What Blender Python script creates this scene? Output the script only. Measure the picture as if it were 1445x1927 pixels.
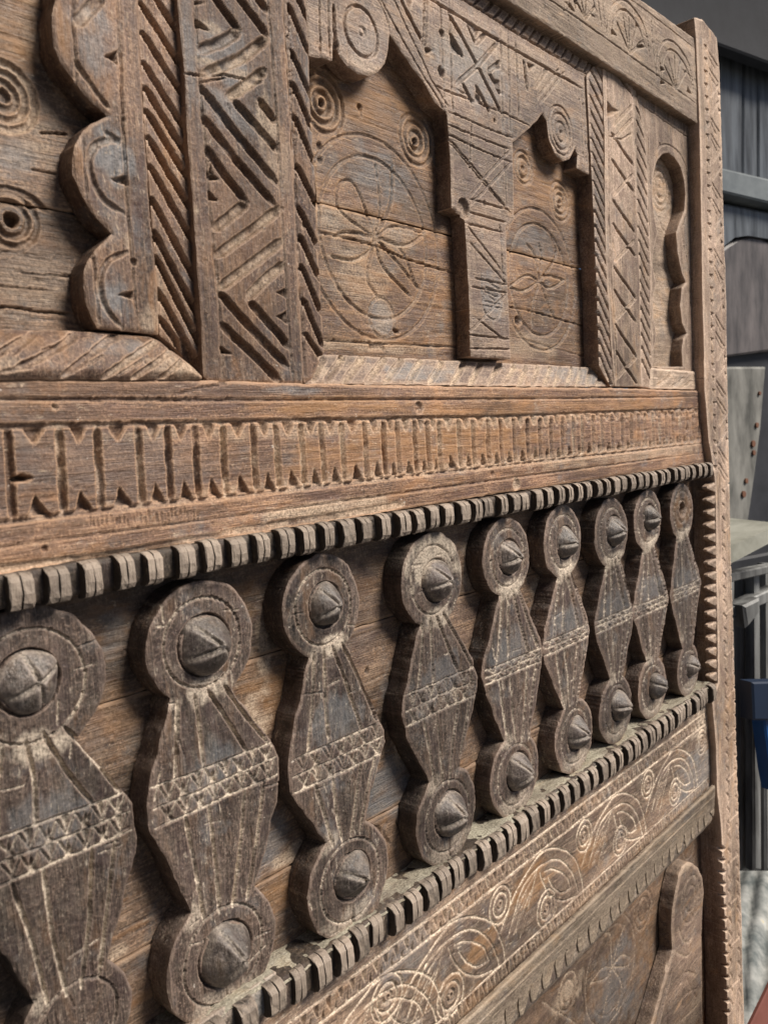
import bpy, math, random
import numpy as np
from mathutils import Matrix, Vector

# ------------------------------------------------------------------ camera, world, sun, exposure
S = bpy.context.scene
for _o in list(bpy.data.objects): bpy.data.objects.remove(_o)
# panel frame: u along the panel (world x), v up (world z), h out of its face (world -y), metres
CC = np.array([722.5, 963.5]); FL = 1550.0
CU = np.array([0.66598618, -0.10412736, 0.73866088])
CV = np.array([-0.0614562, -0.99450237, -0.08478305])
CN = np.cross(CU, CV); CO = np.array([0, 0, .6])
cam = bpy.data.cameras.new('camera'); camo = bpy.data.objects.new('camera', cam); S.collection.objects.link(camo)
def w3(e): return Vector((float(e @ CU), float(-(e @ CN)), float(e @ CV)))
ex, ey, ez = w3(np.array([1., 0, 0])), w3(np.array([0, -1., 0])), w3(np.array([0, 0, -1.]))
M = Matrix((ex, ey, ez)).transposed().to_4x4(); M.translation = w3(-CO); camo.matrix_world = M
cam.sensor_fit = 'VERTICAL'; cam.sensor_height = 24; cam.lens = 24 * FL / 1927
cam.clip_start = .01; cam.clip_end = 200
cam.dof.use_dof = True; cam.dof.focus_distance = .68; cam.dof.aperture_fstop = 9.0
S.camera = camo

SUN_EL, SUN_AZ = math.radians(44), math.radians(29)   # azimuth: turned to the right of the panel's outward normal
wd = bpy.data.worlds.new('World'); S.world = wd; wd.use_nodes = True
nt = wd.node_tree; bg = nt.nodes['Background']; sky = nt.nodes.new('ShaderNodeTexSky')
sky.sky_type = 'NISHITA'; sky.sun_disc = False; sky.sun_elevation = SUN_EL
sd_ = Vector((math.sin(SUN_AZ) * math.cos(SUN_EL), -math.cos(SUN_AZ) * math.cos(SUN_EL), math.sin(SUN_EL)))
sky.sun_rotation = math.atan2(sd_.x, sd_.y)
sky.air_density = .45; sky.dust_density = .6; sky.ozone_density = .4
nt.links.new(sky.outputs[0], bg.inputs[0]); bg.inputs[1].default_value = .062
sl = bpy.data.lights.new('sun', 'SUN'); sl.energy = 5.0; sl.angle = math.radians(24); sl.color = (1, .92, .82)
so = bpy.data.objects.new('sun', sl); S.collection.objects.link(so)
so.rotation_euler = sd_.to_track_quat('Z', 'Y').to_euler()
S.view_settings.view_transform = 'Standard'; S.view_settings.look = 'None'
S.view_settings.exposure = 0.22; S.view_settings.gamma = 1

# ------------------------------------------------------------------ geometry of the panel plane
def un(p, h=0.):
    """photo point -> panel coordinates (u,v) on the plane h metres in front of the rail face"""
    p = np.atleast_2d(np.asarray(p, float)); r = np.c_[p - CC, np.full(len(p), FL)]
    P0 = CO + CN * h; X = r * ((P0 @ CN) / (r @ CN))[:, None] - CO
    return np.c_[X @ CU, X @ CV]
def pr(u, v, h=0.):
    X = CO + CU * u + CV * v + CN * h; return CC + FL * X[:2] / X[2]
def su(u, v): return np.linalg.norm(pr(u + .001, v) - pr(u, v)) * 1000
def sv(u, v): return np.linalg.norm(pr(u, v + .001) - pr(u, v)) * 1000

def _h(ix, iy, s):
    n = (ix.astype(np.int64) * 374761393 + iy.astype(np.int64) * 668265263 + s * 974634721) & 0xffffffff
    n = ((n ^ (n >> 13)) * 1274126177) & 0xffffffff
    return ((n ^ (n >> 16)) & 0xffff) / 65535.0
def vn(x, y, s=0):
    ix = np.floor(x); iy = np.floor(y); fx = x - ix; fy = y - iy
    fx = fx * fx * (3 - 2 * fx); fy = fy * fy * (3 - 2 * fy)
    a = _h(ix, iy, s); b = _h(ix + 1, iy, s); c = _h(ix, iy + 1, s); d = _h(ix + 1, iy + 1, s)
    return (a + (b - a) * fx) * (1 - fy) + (c + (d - c) * fx) * fy - .5
def smooth_poly(P, n=6, closed=False):
    P = np.asarray(P, float)
    if len(P) < 3: return P
    Q = np.r_[[P[-1]], P, P[:2]] if closed else np.r_[[2 * P[0] - P[1]], P, [2 * P[-1] - P[-2]]]
    out = []; t = np.linspace(0, 1, n, endpoint=False)[:, None]
    for i in range(len(Q) - 3):
        a, b, c, d = Q[i:i + 4]
        out.append(.5 * ((2 * b) + (c - a) * t + (2 * a - 5 * b + 4 * c - d) * t * t + (3 * b - a - 3 * c + d) * t ** 3))
    if not closed: out.append(P[-1:])
    return np.concatenate(out)

def sdf(U, V, loops):
    """signed distance (positive inside) to the even-odd union of closed loops"""
    sh = U.shape; x = U.ravel(); y = V.ravel(); D = np.full(x.size, 1e9); ins = np.zeros(x.size, bool)
    for L in loops:
        for (ax, ay), (bx, by) in zip(L, np.roll(L, -1, 0)):
            dx, dy = bx - ax, by - ay; q = dx * dx + dy * dy
            if q < 1e-14: continue
            t = np.clip(((x - ax) * dx + (y - ay) * dy) / q, 0, 1)
            D = np.minimum(D, (x - ax - t * dx) ** 2 + (y - ay - t * dy) ** 2)
            if ay != by:
                c = ((ay > y) != (by > y)) & (x < dx * (y - ay) / dy + ax); ins ^= c
    D = np.sqrt(D); return np.where(ins, D, -D).reshape(sh)

def carve_field(U, V, us, vs, cuts, h, seed, gain=1.35, wg=1.):
    """depth removed by the carver's cuts and how much pale dust lies in them"""
    dep = np.zeros_like(U); dust = np.zeros_like(U)
    wu = U + vn(U * 300, V * 300, seed + 5) * .0005 + vn(U * 900, V * 900, seed + 8) * .0004
    wv = V + vn(U * 300, V * 300, seed + 6) * .0005 + vn(U * 900, V * 900, seed + 9) * .0004
    var = 1 + .7 * vn(U * 160, V * 160, seed + 7)
    def win(u0, u1, v0, v1):
        i0, i1 = np.searchsorted(us, [u0 - .001, u1 + .001]); j0, j1 = np.searchsorted(vs, [v0 - .001, v1 + .001])
        return (slice(j0, j1), slice(i0, i1)) if i1 > i0 and j1 > j0 else None
    def put(s, z, du):
        z = z * gain; dep[s] = np.maximum(dep[s], z); dust[s] = np.maximum(dust[s], np.where(z > 0.00012, du, 0))
    for c in cuts:
        k = c[0]
        if k in 'lsL':
            P = c[1] if k == 'L' else un(c[1], h)
            if k == 's': P = smooth_poly(P)
            w, d, du = c[2] / 2000 * wg, c[3] / 1000, c[4]
            n = len(P) - 1
            for i in range(n):
                (ax, ay), (bx, by) = P[i], P[i + 1]
                s = win(min(ax, bx) - w, max(ax, bx) + w, min(ay, by) - w, max(ay, by) + w)
                if s is None: continue
                x, y = wu[s], wv[s]; dx, dy = bx - ax, by - ay; q = dx * dx + dy * dy + 1e-12
                t = np.clip(((x - ax) * dx + (y - ay) * dy) / q, 0, 1)
                r = np.hypot(x - ax - t * dx, y - ay - t * dy)
                tt = (i + t) / n; tap = np.clip(np.minimum(tt, 1 - tt) * 8 + .35, 0, 1)
                put(s, d * tap * var[s] * np.clip(1.5 * (1 - (r / (w * (.4 + .6 * tap))) ** 2), 0, 1), du)
        elif k in 'cC':
            P = c[1] if k == 'C' else un(c[1], h); d, du = c[2] / 1000, c[3]
            s = win(P[:, 0].min(), P[:, 0].max(), P[:, 1].min(), P[:, 1].max())
            if s is None: continue
            D = np.clip(sdf(wu[s], wv[s], [P]), 0, None); sz = max(np.ptp(P[:, 0]), np.ptp(P[:, 1]))
            put(s, d * np.clip(D / (.11 * sz), 0, 1) * var[s], du)
        elif k in 'rR':
            if k == 'r':
                q = un([c[1], (c[1][0], c[1][1] - c[2])], h); ctr = q[0]; R = q[1, 1] - q[0, 1]
            else: ctr, R = c[1], c[2]
            w, d, du = c[3] / 2000, c[4] / 1000, c[5]
            s = win(ctr[0] - R - w, ctr[0] + R + w, ctr[1] - R - w, ctr[1] + R + w)
            if s is None: continue
            r = np.abs(np.hypot(wu[s] - ctr[0], wv[s] - ctr[1]) - R)
            put(s, d * var[s] * np.clip(1 - (r / w) ** 2, 0, 1), du)
        elif k in 'dD':
            ctr = un([c[1]], h)[0] if k == 'd' else c[1]; R, d, du = c[2] / 1000, c[3] / 1000, c[4]
            s = win(ctr[0] - R, ctr[0] + R, ctr[1] - R, ctr[1] + R)
            if s is None: continue
            r = np.hypot(wu[s] - ctr[0], wv[s] - ctr[1])
            put(s, d * np.clip((1 - r / R) * 3, 0, 1), du)
    return dep, dust

# ------------------------------------------------------------------ objects
COL = S.collection
def link(name, me, mat, parent=None, loc=None):
    o = bpy.data.objects.new(name, me); COL.objects.link(o)
    if mat is not None and not me.materials: me.materials.append(mat)
    if parent is not None: o.parent = parent
    if loc is not None: o.location = loc
    return o
def mesh_np(name, co, faces4, marks=None, smooth=True):
    me = bpy.data.meshes.new(name); n = len(co); m = len(faces4)
    me.vertices.add(n); me.vertices.foreach_set('co', np.ascontiguousarray(co, np.float32).ravel())
    me.loops.add(m * 4); me.loops.foreach_set('vertex_index', np.ascontiguousarray(faces4, np.int32).ravel())
    me.polygons.add(m); me.polygons.foreach_set('loop_start', np.arange(0, m * 4, 4, dtype=np.int32))
    me.polygons.foreach_set('use_smooth', np.full(m, smooth))
    me.update(calc_edges=True)
    if marks is not None:
        a = me.attributes.new('marks', 'FLOAT_COLOR', 'POINT')
        a.data.foreach_set('color', np.ascontiguousarray(marks, np.float32).ravel())
    return me
def mesh_py(name, verts, faces, smooth=False):
    me = bpy.data.meshes.new(name); me.from_pydata([tuple(map(float, v)) for v in verts], [], faces); me.update()
    if smooth: me.polygons.foreach_set('use_smooth', [True] * len(me.polygons))
    return me
def thing(name, label, cat, loc=(0, 0, 0), group=None):
    o = bpy.data.objects.new(name, None); COL.objects.link(o); o.location = loc
    o['label'] = label; o['category'] = cat; o.empty_display_size = .05
    if group: o['group'] = group
    return o

SEED = [10]
def board(name, loops, h, thick, mat, parent, cuts=(), patches=(), q=2.1, grain='u', warp=.0005, edge=.0011,
          tilt=None, rough=1.0, px=True, relief=None, gain=1.35, wg=1.):
    """one piece of carved wood: traced outline(s), carved face, edges and sides.
    loops: outline(s) as photo points on the plane of the face (px) or as (u,v)"""
    SEED[0] += 1; sd0 = SEED[0] * 13
    if not isinstance(loops[0][0], (tuple, list, np.ndarray)): loops = [loops]
    L = [un(l, h) if px else np.asarray(l, float) for l in loops]
    A = np.concatenate(L); u0, v0 = A.min(0); u1, v1 = A.max(0); pad = .0012
    us = [u0 - pad]; vm = (v0 + v1) / 2; vm = min(max(vm, -.45), .4)
    while us[-1] < u1 + pad: us.append(us[-1] + q / su(min(max(us[-1], -.32), .72), vm))
    uu = min(max(u0, -.25), .7); um = .6 * uu + .4 * min(u1, .7)
    dv = q / sv(um, vm); vs = np.arange(v0 - pad, v1 + pad + dv, dv); us = np.array(us)
    U, V = np.meshgrid(us, vs)
    D = sdf(U, V, L)
    if warp: D = D + vn(U * 120, V * 120, sd0) * warp * 1.6 + vn(U * 420, V * 420, sd0 + 1) * warp * .3
    inside = D > 0
    keep = inside[:-1, :-1] & inside[1:, :-1] & inside[:-1, 1:] & inside[1:, 1:]
    if not keep.any(): print('EMPTY', name); return None
    gy, gx = np.gradient(D, vs, us); gl = np.hypot(gx, gy) + 1e-9
    vk = np.zeros(U.shape, int)
    vk[:-1, :-1] += keep; vk[1:, :-1] += keep; vk[:-1, 1:] += keep; vk[1:, 1:] += keep
    bnd = (vk > 0) & (vk < 4)
    # rim vertices slide onto the true outline
    mv = np.where(bnd, np.clip(D, 0, 2.2 * max(dv, q / su(um, vm))), 0)
    U2 = U - gx / gl * mv; V2 = V - gy / gl * mv
    dep, dust = carve_field(U2, V2, us, vs, cuts, h, sd0, gain, wg)
    H = np.full(U.shape, h) if tilt is None else tilt(U2, V2)
    if relief is not None: H = H + relief(U2, V2)
    along, across = (U2, V2) if grain == 'u' else (V2, U2)
    n = vn(along * 14, across * 45, sd0 + 2) * .0012 + vn(along * 30, across * 260, sd0 + 3) * .0004 \
        + vn(along * 90, across * 900, sd0 + 4) * .00022 + vn(U2 * 350, V2 * 350, sd0 + 11) * .0003
    ch = vn(along * 60, across * 240, sd0 + 12); n = n - np.clip(ch - .33, 0, 1) * .004   # flakes and pits
    H = H + n * rough
    Dc = np.where(bnd, 0, np.clip(D, 0, None))
    H = H - edge * np.clip(1 - Dc / (edge * 1.6), 0, 1) ** 2 * .8
    H = H - np.minimum(dep, max(thick * .8, .001))
    mk = np.zeros(U.shape + (4,)); mk[..., 0] = dust * np.clip(.75 + 1.3 * vn(U * 70, V * 70, sd0 + 20) + .5 * vn(U * 400, V * 400, sd0 + 21), 0, 1)
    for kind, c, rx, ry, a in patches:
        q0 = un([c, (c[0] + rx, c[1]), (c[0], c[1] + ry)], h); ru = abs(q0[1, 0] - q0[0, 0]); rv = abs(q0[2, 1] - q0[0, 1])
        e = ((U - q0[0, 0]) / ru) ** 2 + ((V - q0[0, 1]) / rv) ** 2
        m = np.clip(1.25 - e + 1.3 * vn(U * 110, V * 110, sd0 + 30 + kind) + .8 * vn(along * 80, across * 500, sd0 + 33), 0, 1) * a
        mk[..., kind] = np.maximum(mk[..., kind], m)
    idx = -np.ones(U.shape, int); ok = vk > 0; idx[ok] = np.arange(ok.sum())
    co = np.c_[U2[ok], -H[ok], V2[ok]]; mk = mk[ok]
    a, b, c, d = idx[:-1, :-1][keep], idx[:-1, 1:][keep], idx[1:, 1:][keep], idx[1:, :-1][keep]
    F = np.c_[a, b, c, d]
    # sides
    E = np.concatenate([F[:, [0, 1]], F[:, [1, 2]], F[:, [2, 3]], F[:, [3, 0]]])
    key = np.sort(E, 1); key = key[:, 0] * (len(co) + 1) + key[:, 1]
    _, inv, cnt = np.unique(key, return_inverse=True, return_counts=True)
    BE = E[cnt[inv] == 1]; bv = np.unique(BE); mp = np.zeros(len(co), int); mp[bv] = np.arange(len(bv))
    rows = 5 if thick > .008 else 2; cur = co; allco = [co]; allmk = [mk]; base = bv; n0 = len(co); FF = [F]
    prev = bv
    for r in range(0, rows + 1):
        f = r / rows; cc = co[bv].copy(); y1 = -(h - thick)
        cc[:, 1] = co[bv, 1] * (1 - f) + y1 * f
        j = vn(cc[:, 0] * 250 + cc[:, 2] * 130, cc[:, 1] * 400 + r * 3.1, sd0 + 40) * .0011
        if r: cc[:, 0] += j; cc[:, 2] += j * .6
        ids = n0 + np.arange(len(bv)); n0 += len(bv)
        if r:
            lo = ids[mp[BE]]; hi = prev[mp[BE]]; FF.append(np.c_[hi[:, 1], hi[:, 0], lo[:, 0], lo[:, 1]])
        allco.append(cc); allmk.append(mk[bv] * .3); prev = ids
    me = mesh_np(name, np.concatenate(allco), np.concatenate(FF), np.concatenate(allmk))
    return link(name, me, mat, parent)

# ------------------------------------------------------------------ materials
def wood(name, dark, mid, lite, grain='u', dustc=(.5, .4, .3), rough=.54, spec=.5, bump=.9, patina_sheen=(.16, .165, .17), ochre=(.33, .19, .09), dusty=.0, wear=.5, streaky=1.):
    m = bpy.data.materials.new(name); m.use_nodes = True; t = m.node_tree; N = t.nodes; K = t.links
    for x in list(N): N.remove(x)
    def nd(ty, **kw):
        x = N.new('ShaderNode' + ty)
        for k, v in kw.items():
            if hasattr(x, k) and k not in ('Scale',): setattr(x, k, v)
            else: x.inputs[k].default_value = v
        return x
    def mathn(op, a, b=None, c=None):
        x = N.new('ShaderNodeMath'); x.operation = op; x.use_clamp = False
        for i, y in enumerate((a, b, c)):
            if y is None: continue
            if isinstance(y, (int, float)): x.inputs[i].default_value = y
            else: K.new(y, x.inputs[i])
        return x.outputs[0]
    def mr(v, a, b, c=0., d=1.):
        x = N.new('ShaderNodeMapRange'); K.new(v, x.inputs[0])
        for i, y in enumerate((a, b, c, d)): x.inputs[i + 1].default_value = y
        return x.outputs[0]
    def mix(f, a, b, mode='MIX'):
        x = N.new('ShaderNodeMix'); x.data_type = 'RGBA'; x.blend_type = mode
        if isinstance(f, (int, float)): x.inputs[0].default_value = f
        else: K.new(f, x.inputs[0])
        for i, y in ((6, a), (7, b)):
            if isinstance(y, tuple): x.inputs[i].default_value = (*y, 1)
            else: K.new(y, x.inputs[i])
        return x.outputs[2]
    tc = N.new('ShaderNodeTexCoord'); oi = N.new('ShaderNodeObjectInfo')
    off = N.new('ShaderNodeVectorMath'); off.operation = 'SCALE'; off.inputs[0].default_value = (3.1, 5.7, 7.3); K.new(oi.outputs['Random'], off.inputs['Scale'])
    ad = N.new('ShaderNodeVectorMath'); ad.operation = 'ADD'; K.new(tc.outputs['Object'], ad.inputs[0]); K.new(off.outputs[0], ad.inputs[1])
    P = ad.outputs[0]
    def noise(sc, detail=4., vec=None, rg=.55, dist=0.):
        mp = N.new('ShaderNodeMapping'); K.new(vec or P, mp.inputs[0])
        mp.inputs['Scale'].default_value = sc
        x = N.new('ShaderNodeTexNoise'); K.new(mp.outputs[0], x.inputs['Vector']); x.inputs['Scale'].default_value = 1
        x.inputs['Detail'].default_value = detail; x.inputs['Roughness'].default_value = rg; x.inputs['Distortion'].default_value = dist
        return x.outputs[0]
    g = (lambda a, b: (a, b, b)) if grain == 'u' else (lambda a, b: (b, b, a))
    broad = noise(g(7, 26), 5, rg=.6, dist=.6)
    streak = noise(g(16, 330), 5, rg=.65, dist=.25)
    fine = noise(g(70, 1500), 3, rg=.6)
    spk = noise((620, 620, 620), 3, rg=.7)
    blot = noise((38, 38, 38), 5, rg=.65)
    at = N.new('ShaderNodeAttribute'); at.attribute_name = 'marks'; sep = N.new('ShaderNodeSeparateColor'); K.new(at.outputs['Color'], sep.inputs[0])
    geo = N.new('ShaderNodeNewGeometry')
    col = mix(mr(broad, .32, .68), dark, mid)
    col = mix(mathn('MULTIPLY', mr(streak, .48, .75), .75 * streaky), col, lite)
    col = mix(mathn('MULTIPLY', mr(streak, .42, .28), .6 * streaky), col, tuple(x * .45 for x in dark))
    col = mix(mathn('MULTIPLY', mr(fine, .52, .68), .65), col, lite)
    col = mix(mathn('MULTIPLY', mr(spk, .54, .66), .55), col, tuple(min(1, x * 1.4) for x in lite))
    col = mix(mathn('MULTIPLY', mr(spk, .44, .33), .7), col, tuple(x * .3 for x in dark))
    col = mix(mathn('MULTIPLY', mr(fine, .4, .25), .55), col, tuple(x * .35 for x in dark))
    st_ = mr(noise(g(6, 15), 5, rg=.62, dist=.5), .36, .64, .42, 1.42); cb_ = N.new('ShaderNodeCombineColor'); [K.new(st_, cb_.inputs[k]) for k in range(3)]; col = mix(1., col, cb_.outputs[0], 'MULTIPLY')
    mv_ = noise(g(20, 60), 4, rg=.6, dist=.8); col = mix(mathn('MULTIPLY', mr(mv_, .5, .66), .6), col, tuple(.6 * m_ + k_ for m_, k_ in zip(dark, (.045, .03, .03))))
    col = mix(mathn('MULTIPLY', mr(mv_, .44, .3), .45), col, tuple(min(1, m_ * k_) for m_, k_ in zip(lite, (1.0, .82, .62))))
    # greasy stains, painted left-side shade and blue-grey sky sheen, rubbed grey, bare orange wood
    col = mix(mathn('MULTIPLY', mr(blot, .56, .72), .5), col, patina_sheen)
    col = mix(mathn('MULTIPLY', mr(blot, .42, .3), .45), col, tuple(x * .5 for x in dark))
    pg = mathn('MULTIPLY', sep.outputs[1], 1.0); col = mix(pg, col, mix(mr(spk, .3, .7), tuple(x * .75 for x in patina_sheen), tuple(x * 1.45 for x in patina_sheen)))  # sky reflections painted as blue-grey colour, along with real grey patches
    col = mix(mathn('MULTIPLY', sep.outputs[2], mr(streak, .3, .6, .45, 1)), col, ochre)
    col = mix(mathn('MULTIPLY', at.outputs['Alpha'], mr(spk, .3, .6, 1, .7)), col, mix(mr(streak, .3, .7), tuple(x * .35 for x in dark), tuple(.55 * x + .012 for x in mid)))  # alpha marks darken the left boards: light falloff painted into the wood
    # pale dust: in the cuts, and thinly wherever it settled
    dn = mathn('MULTIPLY', mr(spk, .32, .5, .4, 1.15), sep.outputs[0])
    flk = mr(noise(g(120, 420), 5, rg=.72, dist=.4), .57, .66); dn = mathn('MAXIMUM', dn, mathn('MULTIPLY', mathn('MULTIPLY', flk, mr(blot, .42, .6)), .75))
    if dusty: dn = mathn('MAXIMUM', dn, mathn('MULTIPLY', mr(noise((90, 90, 90), 6, rg=.7), .44, .66), dusty))
    col = mix(mathn('MINIMUM', dn, .93), col, mix(mr(spk, .4, .65), tuple(x * .72 for x in dustc), tuple(min(1, x * 1.25) for x in dustc)))
    # rubbed arrises
    pt = mr(geo.outputs['Pointiness'], .505, .56); col = mix(mathn('MULTIPLY', pt, wear), col, tuple(min(1, x * 1.5) for x in lite))
    # small specks of whitewash
    wsp = mr(noise((260, 260, 260), 2, rg=.4), .765, .785); col = mix(mathn('MULTIPLY', wsp, .6), col, (.55, .5, .44))
    hv = N.new('ShaderNodeHueSaturation'); K.new(col, hv.inputs['Color']); K.new(mr(oi.outputs['Random'], 0, 1, .74, 1.2), hv.inputs['Value']); hv.inputs['Saturation'].default_value = 1.13; hv.inputs['Hue'].default_value = .496; col = hv.outputs[0]
    b = N.new('ShaderNodeBsdfPrincipled'); K.new(col, b.inputs['Base Color'])
    rg = mathn('ADD', mr(streak, .3, .7, rough - .12, rough + .16), mathn('MULTIPLY', sep.outputs[0], .2))
    rg = mathn('SUBTRACT', rg, mathn('MULTIPLY', sep.outputs[1], .16)); K.new(rg, b.inputs['Roughness'])
    b.inputs['Specular IOR Level'].default_value = spec
    bh = mathn('ADD', mathn('MULTIPLY', streak, 1.0), mathn('ADD', mathn('MULTIPLY', fine, .5), mathn('MULTIPLY', spk, .45)))
    bu = N.new('ShaderNodeBump'); bu.inputs['Strength'].default_value = bump; bu.inputs['Distance'].default_value = .0012
    K.new(bh, bu.inputs['Height']); K.new(bu.outputs[0], b.inputs['Normal'])
    out = N.new('ShaderNodeOutputMaterial'); K.new(b.outputs[0], out.inputs[0])
    return m
DK, MD, LT = (.085, .05, .034), (.2, .125, .082), (.34, .225, .15)
W = dict(
    rail=wood('rail_wood', (.085, .048, .033), (.225, .138, .09), (.4, .27, .178), 'u'),
    upv=wood('upright_wood', (.065, .039, .029), (.185, .12, .084), (.35, .25, .178), 'v'),
    uph=wood('arch_wood', (.09, .062, .048), (.22, .16, .123), (.38, .295, .226), 'u', dusty=.15),
    back=wood('recess_wood', (.085, .049, .032), (.235, .145, .092), (.4, .265, .16), 'u', dusty=.1),
    pale=wood('dry_lit_pale_wood', (.22, .165, .125), (.41, .325, .255), (.58, .475, .38), 'u', dusty=.35, spec=.2),  # pale tone also paints in the brighter light at upper right
    palev=wood('dry_lit_pale_upright_wood', (.2, .145, .113), (.37, .285, .225), (.56, .45, .36), 'v', dusty=.35, spec=.2),  # same upper-right brightness painted into the dusty uprights
    bal=wood('baluster_wood', (.024, .017, .014), (.072, .053, .044), (.2, .152, .122), 'v', dustc=(.6, .52, .42), dusty=.1, streaky=.5, wear=.7),
    deep=wood('backboard_wood', (.06, .039, .028), (.19, .128, .088), (.33, .23, .155), 'u', dusty=.2),
    core=wood('blackened_shade_wood', (.02, .016, .013), (.06, .047, .038), (.13, .103, .08), 'v', dusty=.08, wear=.15),  # dark colour holds groove shade along with real blackening
    teeth=wood('moulding_wood', (.05, .041, .035), (.15, .125, .104), (.36, .3, .245), 'v', dustc=(.5, .44, .36), dusty=.3),
    ledge=wood('dusty_ledge_wood', (.14, .11, .085), (.27, .22, .17), (.42, .35, .275), 'u', dustc=(.43, .36, .28), dusty=.5, spec=.15),
    shelf=wood('dusty_shelf_wood', (.13, .115, .09), (.24, .215, .17), (.36, .33, .27), 'u', dustc=(.38, .36, .29), dusty=.6, spec=.12),
    underlay=wood('grey_brown_crest_wood', (.07, .055, .045), (.15, .125, .102), (.26, .22, .175), 'v', dusty=.2),
    stud=wood('stud_wood', (.028, .022, .019), (.082, .066, .056), (.2, .17, .148), 'v', rough=.44, spec=.6, bump=.6, dusty=.13, dustc=(.4, .35, .29), wear=.8),
    low=wood('spiral_board_wood', (.085, .06, .045), (.19, .137, .102), (.34, .255, .187), 'u', dustc=(.68, .58, .46), dusty=.1),
)

# ------------------------------------------------------------------ the carved panel
rnd = random.Random(7)
FLOOR = -.97
panel = thing('carved_panel', 'large weathered brown wooden panel carved with arches, studded balusters and zigzag bands, filling the photo', 'carved panel', (.2, 0, FLOOR))
PO = Vector((-.2, 0, -FLOOR))
_link = link
def link(name, me, mat, parent=None, loc=None):
    o = _link(name, me, mat, parent, loc)
    if parent is panel: o.location = PO if loc is None else PO + Vector(loc)
    return o
def lerp(a, b, t): return (a[0] + (b[0] - a[0]) * t, a[1] + (b[1] - a[1]) * t)
VP = (2120., 745.)
def tovp(p, x):
    """y at photo column x of the panel-horizontal line through p"""
    return p[1] + (VP[1] - p[1]) * (x - p[0]) / (VP[0] - p[0])
def flutes(left, right, pairs, w, d, du): return [('l', [a, b], w, d, du) for a, b in pairs]
def yat(poly, x):
    xs = [p[0] for p in poly]; return float(np.interp(x, xs, [p[1] for p in poly]))

# ---- backs of the upper niches
hb = -.022
def planks(name, x0, x1, ytop, ybot, seams, h, mat, cuts, patches=(), **kw):
    """horizontal planks meeting at seams; each seam is ((x,y),(x,y)) in the photo"""
    edges = [ytop] + seams + [ybot]
    for (a, b), (c, d) in zip(edges[:-1], edges[1:]):
        q = un([a, b, d, c], h)
        q[:2, 1] -= .0005 if (a, b) != ytop else 0; q[2:, 1] += .0005 if (c, d) != ybot else 0
        board(name, [q], h + rnd.uniform(-.0006, .0006), .012, mat, panel, cuts, patches, px=False, edge=.0009, warp=.0005, **kw)
# left niche
planks('niche_plank', 0, 0, ((-60, -60), (225, -60)), ((-60, 640), (320, 655)), [((-60, 366), (235, 418))], hb, W['deep'],
       [('r', (6, 180), 62, 5, 1.6, .5), ('r', (6, 180), 44, 5, 1.8, .4), ('r', (6, 180), 26, 5, 1.6, .3), ('d', (8, 180), 4, 2.5, .1),
        ('r', (22, 412), 50, 4, 1.5, .1), ('r', (22, 412), 32, 4, 1.8, .1), ('d', (22, 413), 4.2, 7, 0),
        ('s', [(-20, 350), (25, 358), (60, 372), (90, 398)], 4, 1.2, .1), ('s', [(-10, 480), (40, 470), (70, 448)], 3, .8, 0),
        ('l', [(-20, 583), (15, 577), (68, 585), (133, 591)], 1.6, 2.5, 0), ('l', [(75, 250), (125, 253)], 1.5, 2, 0), ('l', [(60, 318), (108, 327)], 1.3, 2, 0),
        ('l', [(20, 510), (90, 518), (140, 520)], .9, .8, 0), ('l', [(-20, 536), (100, 548)], .9, .8, 0), ('l', [(15, 475), (100, 492)], .9, .7, 0)],
       [(2, (30, 40), 60, 90, .55), (0, (75, 270), 35, 40, .4), (1, (30, 300), 50, 40, .5), (0, (80, 540), 70, 60, .25), (0, (62, 60), 18, 70, .25), (3, (40, 480), 120, 130, .6), (3, (60, 250), 60, 120, .5)])
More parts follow.
